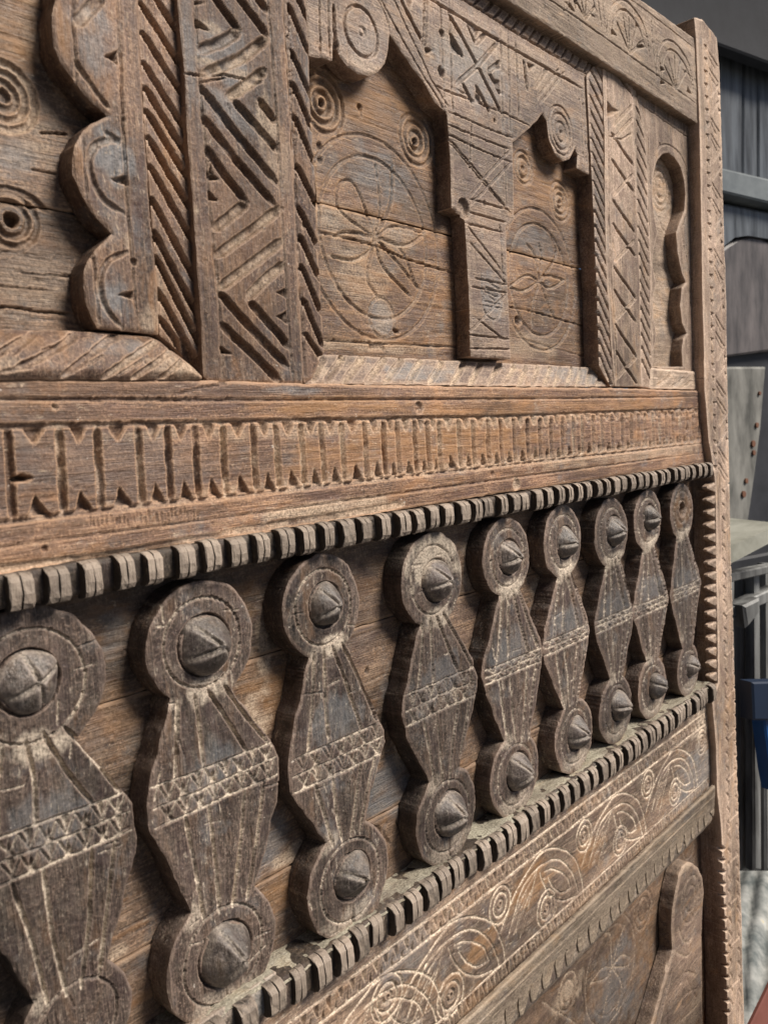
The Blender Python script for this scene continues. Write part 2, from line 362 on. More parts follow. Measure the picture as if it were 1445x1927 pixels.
# middle niches
big = [('r', (708, 450), 189, 2.4, 1.2, .2), ('r', (708, 450), 150, 2.6, 1.3, .3),
       ('r', (608, 193), 55, 4, 1.6, .1), ('r', (608, 193), 38, 5, 2.2, .25), ('r', (606, 193), 20, 5, 2.2, .2), ('d', (605, 193), 3, 3, 0),
       ('r', (782, 263), 47, 3, 1.4, .2), ('r', (782, 263), 32, 4, 1.7, .2), ('r', (782, 265), 17, 5, 2.2, .5), ('d', (780, 266), 3, 3, 0),
       ('d', (677, 202), 3, 2, 0), ('d', (601, 275), 3, 1.8, 0), ('d', (602, 300), 2.5, 1.5, .3), ('l', [(677, 196), (680, 220)], 2, 1.2, 0),
       ('s', [(706, 446), (745, 490), (790, 545)], 2.7, 1.6, .3), ('s', [(706, 446), (720, 500), (775, 560)], 2.7, 1.6, .1), ('s', [(712, 445), (755, 470), (785, 545)], 2.4, 1.4, 0),
       ('s', [(706, 446), (670, 350), (640, 345), (640, 395), (706, 446)], 2.2, 1.3, .1), ('s', [(706, 446), (735, 380), (737, 310)], 3.0, 1.8, 0), ('s', [(706, 446), (715, 380), (705, 300)], 2.1, 1.3, .1),
       ('s', [(628, 445), (655, 437), (706, 446)], 2.5, 1.4, .6), ('s', [(618, 480), (660, 490), (695, 474), (706, 446)], 2.5, 1.6, .9),
       ('s', [(706, 446), (760, 462), (800, 440)], 2.5, 1.4, .7), ('s', [(706, 446), (745, 425), (800, 440)], 2.2, 1.4, .3), ('s', [(706, 446), (690, 520), (712, 560)], 2.4, 1.4, .3),
       ('l', [(598, 437), (640, 444), (711, 463), (760, 486), (852, 514)], 1.6, 3, 0), ('l', [(640, 208), (700, 235), (770, 258)], .9, .8, 0), ('l', [(590, 240), (660, 262)], .9, 1, 0),
       ('r', (719, 598), 37, 1.6, 1.2, .3), ('c', [(738, 618), (752, 622), (750, 628), (742, 628)], 3, 0),
       ('l', [(606, 640), (690, 645), (862, 653)], 1.6, 2, .3), ('c', [(693, 643), (723, 645), (724, 662), (694, 660)], 2, .1),
       ('l', [(596, 470), (640, 550), (690, 610), (760, 640)], 1.2, .5, .2),
       # second niche
       ('r', (985, 315), 30, 3.2, 1.3, .3), ('r', (985, 315), 19, 4, 1.8, .5), ('d', (983, 316), 2.5, 2.5, .2),
       ('r', (1053, 379), 36, 3, 1.3, .3), ('r', (1053, 379), 24, 4, 1.6, .4), ('r', (1053, 379), 13, 4, 1.8, .8), ('d', (1052, 380), 2.5, 2.2, .2),
       ('r', (1015, 527), 132, 2.6, 1.4, .25), ('r', (1015, 527), 104, 2.6, 1.4, .3),
       ('s', [(1015, 529), (1030, 518), (1062, 527)], 2.4, 1.6, .8), ('s', [(1015, 529), (1035, 542), (1062, 527)], 2.4, 1.6, .8),
       ('s', [(1015, 529), (990, 518), (958, 540)], 2.4, 1.6, .6), ('s', [(1015, 529), (985, 547), (958, 540)], 2.4, 1.6, .7),
       ('s', [(1015, 529), (1005, 480), (990, 458)], 2.4, 1.6, .3), ('s', [(1015, 529), (1018, 480), (1012, 455)], 2.4, 1.6, .1), ('s', [(1015, 529), (1003, 570), (1002, 620)], 2.4, 1.6, .4),
       ('s', [(1015, 529), (1035, 580), (1045, 600)], 2.2, 1.4, .2), ('s', [(1015, 529), (1045, 480), (1035, 440)], 2.2, 1.4, .1),
       ('l', [(957, 577), (1000, 585), (1098, 614)], 1.5, 2.4, 0), ('d', (975, 603), 5, 4, 0), ('l', [(962, 632), (1100, 672)], 1.2, 1, .1)]
planks('niche_plank', 0, 0, ((560, -30), (1140, 170)), ((560, 680), (1150, 705)), [((598, 379), (1094, 506))], hb, W['back'], big,
       [(2, (700, 200), 90, 50, .7), (2, (1030, 350), 50, 60, .65), (0, (640, 420), 45, 40, .5), (0, (680, 520), 60, 70, .35), (1, (720, 598), 24, 33, .55), (0, (720, 598), 24, 33, .3),
        (1, (720, 340), 50, 50, .5), (0, (740, 440), 60, 25, .35), (0, (990, 650), 60, 25, .4), (0, (700, 652), 110, 12, .5), (1, (1000, 460), 40, 40, .4)])
# right niche
planks('niche_plank', 0, 0, ((1190, 230), (1320, 290)), ((1200, 712), (1325, 716)), [], hb, W['pale'],
       [('r', (1241, 352), 44, 3, 1.2, .2), ('r', (1241, 352), 32, 4, 1.6, .2), ('r', (1241, 352), 19, 4, 1.8, .3), ('d', (1240, 352), 2.5, 2, 0),
        ('s', [(1236, 392), (1243, 425), (1256, 436), (1268, 405)], 2.5, 1.5, .1), ('s', [(1236, 500), (1250, 510), (1243, 560)], 1.8, .9, 0), ('s', [(1232, 590), (1250, 600), (1255, 640)], 1.6, .8, 0)], [(2, (1240, 340), 25, 40, .35)])

# ---- upper boards
ha = -.006
board('scalloped_board', [(107, -60), (107, 0), (100, 28), (101, 55), (104, 89), (116, 119), (144, 155), (177, 194), (199, 211), (205, 219), (198, 221), (175, 232), (158, 246), (143, 274), (139, 302), (141, 330), (155, 363),
      (172, 393), (183, 408), (205, 430), (213, 440), (205, 446), (180, 470), (166, 492), (160, 515), (159, 540), (164, 570), (178, 604), (186, 618), (301, 629), (299, 540), (285, 390), (270, 180), (262, 0), (260, -60)],
      ha, .016, W['upv'], panel,
      [('s', [(137, -40), (138, 10), (139, 60), (144, 110), (145, 160)], 2.2, 1.2, .1), ('s', [(141, 108), (158, 138), (182, 172), (206, 203)], 3.5, 1.6, .45), ('l', [(146, 44), (166, 20), (192, -6)], 7, 2, .3),
       ('l', [(159, 258), (161, 320), (164, 372)], 2, 1, .1), ('s', [(230, 262), (206, 263), (184, 271), (172, 290), (171, 318), (180, 348), (200, 378), (236, 402)], 4, 1.8, .25), ('l', [(199, 248), (228, 268)], 4, 1.5, .2),
       ('s', [(176, 478), (181, 530), (187, 612)], 2.2, 1.2, .1), ('s', [(240, 474), (212, 485), (195, 505), (189, 530), (194, 566), (206, 590), (232, 618)], 3.2, 1.8, .3),
       ('c', [(196, 105), (223, 93), (226, 124)], 4, .1), ('c', [(208, 336), (241, 327), (243, 352)], 4, .1), ('c', [(218, 554), (253, 545), (254, 566)], 4, .25),
       ('l', [(219, -40), (228, 110), (233, 240), (242, 400), (252, 500), (260, 620)], 2.2, 1.4, .15), ('l', [(226, -40), (232, 110)], 1.4, .7, .1), ('d', (253, 492), 2.4, 2, .2),
       ('l', [(272, 150), (284, 380), (290, 470)], 1.6, 1.2, 0)],
      [(1, (175, 70), 50, 60, .5), (1, (215, 300), 35, 50, .7), (1, (215, 560), 30, 50, .7), (2, (118, 60), 14, 60, .55), (2, (150, 300), 10, 40, .4), (0, (243, 460), 10, 25, .6), (0, (285, 600), 18, 30, .4), (2, (160, 50), 25, 20, .4)], grain='v', edge=.0014)  # blue-grey patches paint sky sheen on the scallops
def slant(lo, hi, w=5.0, d=6, du=.06): return ('l', [lo, hi], w, d, du)
board('fluted_strip', [(260, -60), (262, 0), (271, 180), (286, 390), (302, 630), (328, 650), (383, 708), (381, 690), (371, 544), (360, 400), (344, 110), (333, 0), (330, -60)], -.0085, .013, W['upv'], panel,
      [slant((266 + y * .058, y), (333 + .0715 * (y + dy), y + dy)) for y, dy in ((-112, 118), (-54, 118), (5, 120), (61, 120), (119, 127), (165, 130), (208, 134), (258, 140), (312, 146), (375, 158), (436, 165), (483, 172), (546, 158), (598, 110))],
      [(0, (300, 560), 16, 60, .3), (2, (320, 300), 20, 90, .3)], grain='v')
zz = -.003
bars = [([(367, -60), (409, 0), (452, 57)], .05), ([(452, 57), (420, 78), (376, 94)], .6), ([(420, -45), (455, 0), (503, 65)], .1), ([(501, 73), (455, 110), (383, 139)], .9), ([(470, -30), (488, 0), (506, 22)], .05),
        ([(499, 132), (465, 160), (430, 183)], .95), ([(380, 163), (451, 258), (524, 349)], .08), ([(383, 219), (445, 300), (516, 385)], .08), ([(389, 277), (425, 330), (463, 379)], .05), ([(441, 188), (490, 246), (523, 283)], .15), ([(490, 190), (520, 230)], .4),
        ([(464, 381), (440, 402), (404, 431)], .3), ([(527, 391), (470, 437), (408, 480)], .65), ([(532, 452), (470, 500), (412, 543)], .5), ([(534, 497), (500, 525), (465, 562)], .6),
        ([(411, 548), (480, 625), (543, 691)], .1), ([(416, 610), (470, 660), (528, 718)], .1), ([(469, 566), (510, 612), (546, 655)], .08)]
board('zigzag_board', [(333, -60), (336, 0), (346, 110), (366, 400), (386, 708), (392, 716), (572, 722), (569, 640), (560, 500), (556, 390), (548, 240), (541, 110), (533, 0), (530, -60)], zz, .02, W['upv'], panel,
      [('l', p, 6.5, 3.2, du) for p, du in bars] +
      [('l', [(364, -60), (368, 0), (376, 130), (384, 220), (397, 400), (407, 500), (414, 600), (419, 716)], 2, 1, .25), ('l', [(500, -60), (504, 0), (511, 70), (517, 170), (524, 270), (530, 390), (533, 450), (541, 560), (549, 690), (552, 720)], 2, 1.1, .25)] +
      [('c', c, 3.5, .15) for c in ([(364, 0), (370, 10), (394, 3)], [(368, 32), (370, 53), (398, 58)], [(390, 318), (391, 340), (416, 338)], [(391, 355), (393, 377), (414, 378)], [(415, 649), (415, 666), (438, 668)], [(518, 549), (540, 541), (541, 564)], [(518, 595), (540, 584), (543, 612)], [(393, 296), (396, 325), (405, 330)])] +
      [('l', [(344, 138), (380, 141), (422, 140), (455, 147), (480, 158), (494, 152)], 1.3, 3, 0), ('l', [(376, 156), (400, 150), (425, 146)], 1.1, 2, 0), ('l', [(430, 195), (434, 215)], 1, 1, 0), ('d', (492, 426), 3, 1.2, .6)],
      [(1, (420, 105), 55, 55, .65), (1, (430, 210), 55, 40, .55), (1, (352, 80), 16, 120, .5), (0, (430, 132), 55, 10, .7), (0, (400, 52), 25, 12, .6), (0, (505, 240), 18, 60, .7), (0, (520, 310), 20, 40, .4), (0, (535, 300), 14, 60, .3), (0, (370, 395), 6, 10, .8), (2, (450, 480), 70, 150, .25), (3, (440, 30), 70, 90, .4), (3, (480, 330), 40, 110, .45)], grain='v')  # patches include painted sky sheen and painted dimness of the left side
board('fluted_strip', [(530, -60), (533, 0), (541, 110), (548, 240), (556, 390), (560, 500), (569, 640), (573, 721), (590, 712), (612, 662), (606, 560), (598, 430), (593, 320), (586, 190), (582, 90), (577, 0), (574, -60)], -.005, .017, W['upv'], panel,
      [slant((543 + .052 * y, y), (577 + .049 * (y + dy), y + dy), 5, 4.5, .05) for y, dy in ((-52, 88), (8, 92), (94, 86), (155, 88), (215, 94), (310, 78), (390, 78), (444, 82), (499, 90), (563, 88), (628, 52))] +
      [('l', [(531, -60), (541, 60), (549, 180), (556, 300), (562, 440), (570, 600), (575, 715)], 2, 1.4, .1), ('l', [(538, -60), (546, 60), (554, 200), (560, 300)], 1.4, 1, .05), ('d', (572, 425), 2, 1.5, .4)],
      [(1, (590, 250), 8, 200, .4), (0, (579, 487), 4, 12, .9)], grain='v')

arch = [(574, -60), (577, 0), (583, 105), (606, 108), (627, 113), (627, 74), (633, 82), (640, 102), (655, 123), (675, 138), (694, 143), (712, 135), (725, 118), (731, 95), (734, 62), (743, 76), (779, 128), (802, 160), (820, 194), (840, 209), (843, 216), (847, 274), (850, 340),
        (852, 391), (875, 402), (879, 440), (882, 500), (885, 570), (888, 672), (963, 676), (961, 612), (956, 524), (953, 428), (969, 411), (968, 340), (966, 268), (1000, 238), (1022, 213), (1030, 226), (1034, 258), (1045, 288), (1060, 303), (1073, 298), (1083, 278), (1088, 292), (1086, 316), (1110, 330), (1108, 240), (1104, 142), (1124, 113),
        (950, 2), (905, -26), (850, -60)]
lat = [[(752, -6), (775, 40), (796, 81)], [(800, -30), (800, 20), (797, 98)], [(843, 24), (896, 118), (944, 213)], [(937, 79), (900, 122), (858, 158)], [(880, 46), (895, 82)], [(916, 61), (895, 82)], [(846, 61), (870, 107)], [(919, 134), (941, 115)], [(919, 134), (941, 177)], [(895, 161), (922, 210)],
       [(985, 113), (992, 170)], [(1030, 128), (1005, 165)], [(870, 158), (890, 195)]]
thin = [[(712, -10), (743, 49), (797, 143), (838, 208)], [(737, -10), (773, 67), (813, 152), (846, 204)], [(829, -10), (836, 174), (838, 205)], [(843, -10), (848, 60), (850, 172), (853, 212)], [(806, -10), (803, 60), (801, 98)], [(941, 40), (944, 140), (947, 253)], [(956, 60), (960, 256)], [(970, 72), (977, 226)],
        [(819, 161), (849, 174), (950, 213), (998, 237)], [(843, 209), (905, 236), (965, 259)], [(843, 234), (900, 258), (959, 280)], [(843, 253), (905, 282), (966, 306)], [(843, 259), (900, 325), (956, 393)], [(848, 270), (905, 338), (962, 402)], [(959, 283), (915, 330), (880, 375)], [(963, 304), (920, 350), (884, 386)],
        [(887, 234), (885, 280), (883, 320)], [(950, 280), (953, 390)], [(882, 373), (955, 394)], [(882, 399), (953, 418)], [(880, 420), (946, 437)], [(881, 425), (952, 519)], [(885, 455), (955, 536)], [(894, 523), (955, 536)], [(888, 539), (955, 551)], [(952, 553), (920, 588), (885, 623)], [(900, 600), (950, 640)],
        [(885, 630), (961, 638)], [(886, 655), (962, 657)], [(940, 420), (948, 540)], [(600, -20), (604, 105)], [(616, -20), (622, 108)], [(1096, 170), (1104, 320)], [(1088, 160), (1098, 310)], [(1052, 128), (1010, 185)], [(1062, 134), (1015, 196)]]
rails_ = [[(804, -6), (900, 53), (1000, 112), (1096, 166)], [(870, -2), (900, 15), (1000, 79), (1107, 141)]]
dent = []
for k in range(13):
    t = k / 12; p = lerp((925, 4), (1108, 116), t ** .9); dent.append(('l', [p, (p[0] - 15 + 6 * t, p[1] + 18 + 3 * t)], 2.6, 2.2, .02))
for k in range(3): dent.append(('l', [(885 + 22 * k, -20 + 12 * k), (868 + 22 * k, 0 + 12 * k)], 2.6, 2, .02))
board('arch_board', arch, ha, .016, W['uph'], panel,
      [('l', p, 4.4, 3, .12) for p in lat] + [('l', p, 1.9, 1.6, .02) for p in thin] + [('l', p, 3, 2.4, .02) for p in rails_] + dent +
      [('r', (680, 60), 45, 3.2, 1.7, .1), ('r', (681, 60), 8, 3, 1, .1), ('s', [(628, 10), (630, 60), (636, 90)], 4, 3, .1), ('s', [(640, -20), (655, -6), (700, -10), (722, 20), (734, 60)], 2, 1, .1),
       ('r', (1056, 245), 45, 2.4, 1.4, .1), ('r', (1056, 247), 33, 3, 1.8, .2), ('r', (1056, 248), 18, 3, 1.6, .25), ('d', (1056, 248), 2, 1.5, 0), ('s', [(1066, 300), (1070, 282), (1080, 272)], 2, 1, .2),
       ('d', (832, 61), 3.5, 2.2, .1), ('d', (831, 135), 5, 3, .1), ('d', (931, 226), 2, 2, 0), ('d', (912, 383), 3, 1.6, .1), ('d', (873, 392), 9, 3, .1), ('c', [(800, 85), (815, 95), (800, 104)], 2.5, .4)] +
      [('c', c, 2.6, .15) for c in ([(846, 62), (872, 106), (850, 100)], [(919, 134), (941, 112), (941, 130)], [(919, 140), (940, 152), (940, 174)], [(895, 165), (893, 190), (915, 205)], [(882, 44), (905, 50), (896, 76)], [(990, 116), (1006, 122), (996, 135)], [(855, 166), (890, 180), (870, 178)], [(752, -30), (790, -30), (770, 20)])] +
      [('l', [(915 + 6 * math.cos(k * 2.1), 530 + 9 * k), (940 + 8 * math.sin(k * 1.7), 545 + 7 * k)], 1.5, 1, 0) for k in range(6)] + [('s', [(905, 510), (908, 560), (915, 590), (935, 600), (945, 560), (935, 545)], 2, 1, 0)],
      [(1, (925, 565), 20, 55, .5), (1, (890, 130), 60, 60, .5), (1, (680, 70), 50, 60, .25), (0, (870, 90), 60, 40, .25), (0, (690, 125), 40, 14, .35), (2, (655, 20), 30, 40, .3), (0, (1010, 130), 90, 40, .35)], grain='v', edge=.0014, q=1.5)

board('fluted_rail', [(612, 663), (740, 669), (900, 678), (1060, 686), (1131, 690), (1150, 727), (1000, 727), (800, 724), (573, 722)], -.006, .02, W['uph'], panel,
      [('l', [a, b], 4.6, 2.6, .75) for a, b in (((590, 716), (628, 668)), ((612, 721), (664, 668)), ((646, 722), (703, 668)), ((687, 723), (743, 671)), ((722, 723), (776, 672)), ((766, 724), (812, 674)), ((807, 724), (852, 676)), ((850, 726), (892, 679)), ((884, 726), (924, 680)), ((920, 726), (958, 682)), ((948, 727), (985, 686)), ((976, 727), (1006, 688)), ((1002, 726), (1028, 688)),
                                                ((1024, 727), (1051, 689)), ((1043, 727), (1070, 690)), ((1066, 727), (1092, 690)), ((1085, 727), (1109, 691)), ((1104, 727), (1126, 693)), ((1123, 727), (1140, 705)))] + [('d', (908, 700), 3, 1.5, .2)],
      [(1, (800, 700), 60, 18, .6), (1, (1090, 705), 50, 20, .5), (0, (612, 690), 20, 25, .5), (0, (850, 670), 240, 5, .6)], tilt=lambda U, V: -.006 - .009 * np.clip((V - un((800, 724), -.006)[0, 1]) / .02, 0, 1))
board('leaf_carved_block', [(-60, 612), (0, 614), (186, 618), (300, 628), (318, 640), (330, 656), (344, 668), (384, 708), (384, 714), (-60, 714)], .002, .022, W['upv'], panel,
      [('s', [(-40, 690), (0, 665), (60, 630)], 3.4, 1.8, .15), ('s', [(20, 668), (50, 645), (82, 622)], 3, 1.6, .1), ('s', [(28, 694), (80, 672), (130, 644), (160, 624)], 4, 2.2, .2), ('s', [(119, 706), (170, 670), (212, 640), (240, 628)], 4, 2.2, .2), ('s', [(194, 710), (255, 670), (308, 640)], 4, 2.2, .4),
       ('s', [(249, 711), (290, 685), (330, 658)], 3.2, 1.8, .4), ('s', [(300, 712), (330, 690), (345, 676)], 3, 1.8, .5), ('l', [(80, 660), (150, 640)], 2, 1, .1), ('l', [(0, 700), (60, 690)], 2, 1, .2), ('l', [(130, 700), (200, 668)], 1.6, .9, .2), ('l', [(220, 706), (270, 676)], 1.6, .9, .3)],
      [(0, (330, 690), 60, 26, .55), (0, (20, 690), 40, 18, .3), (2, (50, 640), 60, 20, .3), (1, (230, 650), 60, 20, .4)], edge=.004, tilt=lambda U, V: .004 - .012 * np.clip((V - un((100, 714), .002)[0, 1]) / .028, 0, 1) ** 2)

# right-hand uprights and the keyhole niche
board('fluted_strip', [(1104, 142), (1126, 112), (1134, 117), (1138, 241), (1139, 400), (1143, 520), (1149, 640), (1157, 727), (1149, 727), (1129, 688), (1124, 540), (1116, 380), (1110, 250)], -.0035, .018, W['uph'], panel,
      [slant((1106 + .038 * y - 3, y), (1134 + .026 * y, y + 62), 3.4, 3.2, .05) for y in range(70, 700, 27)], [(1, (1120, 500), 10, 150, .3)], grain='v', q=1.3)
chev = []
for y in (70, 118, 250, 300, 375, 420, 500, 545, 610, 660):
    chev.append(('l', [(1145 + .02 * y, y), (1190 - .5 + .012 * y, y + 62)], 3.6, 2, .15))
for y in (215, 240, 345, 470, 580, 690):
    chev.append(('l', [(1187 + .012 * y, y - 18), (1150 + .014 * y, y + 22)], 3, 1.5, .35))
board('zigzag_board', [(1134, 117), (1190, 151), (1192, 260), (1198, 380), (1203, 520), (1208, 728), (1157, 727), (1149, 640), (1143, 520), (1139, 400), (1138, 241)], -.002, .02, W['palev'], panel,
      chev + [('l', [(1141, 121), (1144, 241), (1146, 400), (1152, 560), (1163, 724)], 1.6, 1, .1), ('c', [(1142, 186), (1150, 200), (1166, 208), (1142, 222)], 3, .3), ('l', [(1146, 256), (1170, 262), (1188, 250)], 1.4, 1.5, 0), ('l', [(1188, 152), (1190, 260), (1195, 380)], 1.3, .8, .1)], [(0, (1170, 230), 25, 40, .5), (2, (1152, 210), 10, 12, .4)], grain='v', q=1.2, wg=1.3, gain=1.8)
board('fluted_strip', [(1190, 151), (1194, 155), (1214, 262), (1220, 360), (1226, 520), (1226, 690), (1222, 731), (1208, 728), (1203, 520), (1198, 380), (1192, 260)], -.0035, .018, W['palev'], panel,
      [slant((1191 + .024 * y, y), (1212 + .02 * y, y + 46), 2.8, 1.8, .2) for y in range(150, 690, 25)], grain='v', q=1.2, wg=1.3, gain=1.8)
key = [(1232, 317), (1238, 299), (1248, 288), (1258, 287), (1270, 296), (1281, 314), (1288, 340), (1290, 365), (1288, 395), (1278, 421), (1273, 437), (1276, 474), (1284, 512), (1291, 531), (1284, 541), (1281, 576), (1285, 607), (1293, 627), (1287, 637), (1284, 659), (1286, 690),
       (1229, 690), (1230, 660), (1236, 630), (1230, 600), (1230, 560), (1236, 533), (1229, 500), (1230, 470), (1238, 437), (1232, 410), (1228, 380), (1228, 345)]
tri_r = []
for k in range(8):
    p = lerp((1200, 172), (1300, 244), k / 7); tri_r.append(('l', [p, (p[0] + 1, p[1] + 22)], 1.6, .8, .1))
board('keyhole_board', [[(1194, 155), (1309, 236), (1303, 246), (1303, 330), (1306, 480), (1309, 700), (1226, 692), (1226, 520), (1220, 360), (1214, 262)], key], ha, .016, W['palev'], panel,
      tri_r + [('s', [(1228, 300), (1240, 276), (1256, 272), (1275, 285), (1290, 315), (1297, 365)], 1.6, .9, .1), ('l', [(1205, 196), (1300, 262)], 1.4, .8, .1), ('l', [(1298, 280), (1301, 500), (1303, 690)], 1.6, 1, .1), ('d', (1241, 271), 2, 1.4, 0), ('d', (1248, 228), 1.5, 1, 0),
               ('s', [(1292, 400), (1283, 437), (1292, 490), (1298, 520)], 1.6, .8, .1), ('l', [(1218, 250), (1224, 360)], 1.3, .8, .1)], [(1, (1295, 450), 8, 60, .4)], grain='v', q=1.3, wg=1.3, gain=1.8)
board('plinth_block', [(1226, 692), (1309, 699), (1323, 733), (1222, 731)], -.003, .02, W['pale'], panel,
      [('s', [(1235, 726), (1255, 712), (1262, 700)], 2.4, 1.2, .3), ('s', [(1262, 728), (1282, 714), (1292, 702)], 2.4, 1.2, .3), ('s', [(1285, 728), (1300, 716)], 2, 1, .3)])
board('fluted_strip', [(1303, 246), (1309, 236), (1316, 241), (1320, 400), (1324, 600), (1327, 735), (1323, 733), (1309, 699), (1306, 480), (1303, 330)], -.0025, .018, W['uph'], panel,
      [slant((1301 + .014 * y, y), (1313 + .016 * y, y + 50), 2.6, 2.2, .1) for y in range(225, 700, 24)], grain='v', q=1.2, wg=1.3)

# ---- top rail and stile
ht = .006
def T7(*p): return [(900 + x / 2.651, y / 2.651) for x, y in p]
fans = []
for p in (((638, 195), (645, 80), (685, 12), (730, 0), (790, 60), (835, 150), (860, 310)), ((660, 190), (672, 105), (703, 52), (745, 55), (800, 130), (832, 230)), ((885, 410), (890, 285), (920, 212), (960, 202), (1010, 250), (1052, 335), (1078, 490)), ((906, 410), (915, 315), (940, 257), (972, 252), (1020, 312), (1058, 400), (1068, 475)),
          ((420, 60), (440, -60), (480, -120), (540, -110), (590, -20), (615, 150)), ((445, 60), (462, -40), (500, -80), (545, -60), (590, 60))): fans.append(('s', T7(*p), 2.2, 1.4, .05))
for c, e in (((755, 268), ((690, 105), (722, 72), (752, 82), (790, 120), (822, 200))), ((982, 450), ((926, 325), (950, 292), (976, 276), (1002, 304), (1032, 352))), ((530, 95), ((465, -40), (500, -60), (540, -40), (580, 30)))):
    for q_ in e: fans.append(('l', T7(c, q_), 2.6, 2.2, .02))
for p in (((662, 128), (692, 182), (664, 172)), ((782, 92), (806, 140), (784, 128)), ((800, 200), (835, 235), (790, 250)), ((903, 306), (928, 352), (904, 362)), ((1040, 425), (1064, 474), (1036, 458)), ((905, 380), (930, 420), (905, 420)), ((460, 20), (480, 60), (455, 50))): fans.append(('c', T7(*p), 3.4, .02))
for p in (((620, -10), (630, 190)), ((862, 90), (884, 370)), ((1072, 300), (1084, 520)), ((560, 70), (580, 85)), ((1085, 60), (1090, 60))): fans.append(('l', T7(*p), 1.8, 1.2, .05))
board('top_rail', [(1100, -70), (1205, 0), (1307, 71), (1318, 236), (1309, 229), (1130, 112), (957, 0), (850, -68)], ht, .026, W['pale'], panel,
      fans +
      [('l', [(1000, -22), (1085, 34), (1187, 106), (1312, 197)], 1.8, 1.1, .1), ('l', [(1120, -50), (1205, 12), (1309, 92)], 1.5, .9, .1), ('l', [(1128, -20), (1138, 40), (1141, 75)], 1.4, .8, .1), ('l', [(1225, 50), (1229, 110), (1231, 135)], 1.4, .8, .1), ('l', [(1233, 56), (1237, 100)], 1.2, .7, .1),
       ('l', [(1065, 15), (1071, 52)], 1.4, .8, .05), ('c', [(1058, 0), (1072, 4), (1080, 26)], 3, .1), ('c', [(1075, -10), (1086, 0), (1082, 22)], 3, .1), ('d', (1114, 30), 1.5, 1, 0)],
      [(0, (1150, 70), 120, 80, .2)], q=1.15, wg=1.25)
hs = .009
stile_l = [(1307, 32), (1311, 75), (1317, 241), (1320, 400), (1324, 600), (1327, 735), (1335, 830), (1342, 872), (1346, 905), (1349, 1100), (1352, 1285), (1347, 1300), (1341, 1318), (1348, 1400), (1351, 1494), (1355, 1527), (1358, 1570), (1366, 1755), (1371, 1990)]
stile_r = [(1402, 1990), (1398, 1830), (1390, 1550), (1382, 1250), (1374, 1000), (1365, 500), (1359, 300), (1354, 130), (1349, 72), (1340, 58), (1322, 36)]
sc = [('l', [(1322, 70), (1328, 240), (1331, 400), (1337, 600), (1343, 760), (1350, 850), (1358, 1000), (1363, 1300)], 1.3, .8, .1), ('l', [(1352, 130), (1362, 500), (1368, 800), (1373, 1100), (1379, 1400)], 1.3, .8, .1), ('l', [(1338, 92), (1344, 300), (1349, 520)], 1.2, .7, .1)]
for k, y in enumerate(range(82, 880, 24)):
    x = 1321 + .024 * y; sc.append(('c', [(x, y), (x + 7, y + 2), (x + 6, y + 15)], 2.6, .1))
for k, y in enumerate(range(96, 900, 31)):
    x = 1331 + .024 * y
    if k % 4 < 2: sc += [('l', [(x, y), (x + 18, y + 30)], 1.8, 1.2, .1), ('l', [(x, y + 10), (x + 12, y + 34)], 1.5, 1, .1)]
    else: sc += [('l', [(x + 16, y), (x + 2, y + 24)], 1.8, 1.2, .25), ('c', [(x + 15, y + 12), (x + 20, y + 18), (x + 16, y + 26)], 2.2, .1)]
for k, y in enumerate(range(920, 1900, 26)):
    x = 1357 + .0165 * (y - 900)
    sc += [('s', [(x, y), (x + 5, y + 8), (x + 3, y + 18)], 2, 1.2, .1), ('s', [(x + 16, y + 5), (x + 21, y + 12), (x + 22, y + 22)], 2, 1.1, .15)]
    if k % 3 == 0: sc.append(('l', [(x + 4, y), (x + 22, y - 18)], 1.5, .9, .3))
for (x, y) in ((1347, 757), (1350, 834), (1338, 610)): sc.append(('d', (x, y), 2.3, 2.5, 0))
for y in range(1590, 1920, 22): sc.append(('c', [(1357 + .03 * (y - 1570), y), (1365 + .03 * (y - 1570), y + 7), (1357 + .03 * (y - 1570), y + 15)], 4, .1))
stile = board('stile', stile_l + stile_r, hs, .04, W['palev'], panel, sc, [(2, (1380, 1350), 20, 90, .25), (0, (1335, 200), 30, 120, .25)], grain='v', edge=.0012, q=1.15, wg=1.5, gain=1.8)
board('notched_edge', [*[(1348 + .016 * (y - 905) - (0 if k % 2 == 0 else 13), y) for k, y in enumerate(np.arange(905, 1292, 11.9))], (1357, 1287), (1351, 905)], hs - .0006, .011, W['palev'], panel, [], (), grain='v', edge=.0012, q=1.5, tilt=lambda U, V: hs - .0006 - .006 * np.clip((un([(1349, 1100)], hs)[0, 0] - U) / .018, 0, 1))
# the stile runs on to the floor below the picture
def bx(name, u0, u1, v0, v1, h0, h1, mat, parent):
    v = [(u, -h, w) for h in (h0, h1) for w in (v0, v1) for u in (u0, u1)]
    f = [(0, 2, 3, 1), (4, 5, 7, 6), (0, 1, 5, 4), (2, 6, 7, 3), (0, 4, 6, 2), (1, 3, 7, 5)]
    return link(name, mesh_py(name, v, f), mat, parent)
e = un([(1371, 1988), (1402, 1988)], hs); bx('stile_foot', e[0, 0], e[1, 0] - .001, FLOOR, e[:, 1].min() + .004, hs - .038, hs - .001, W['palev'], panel)
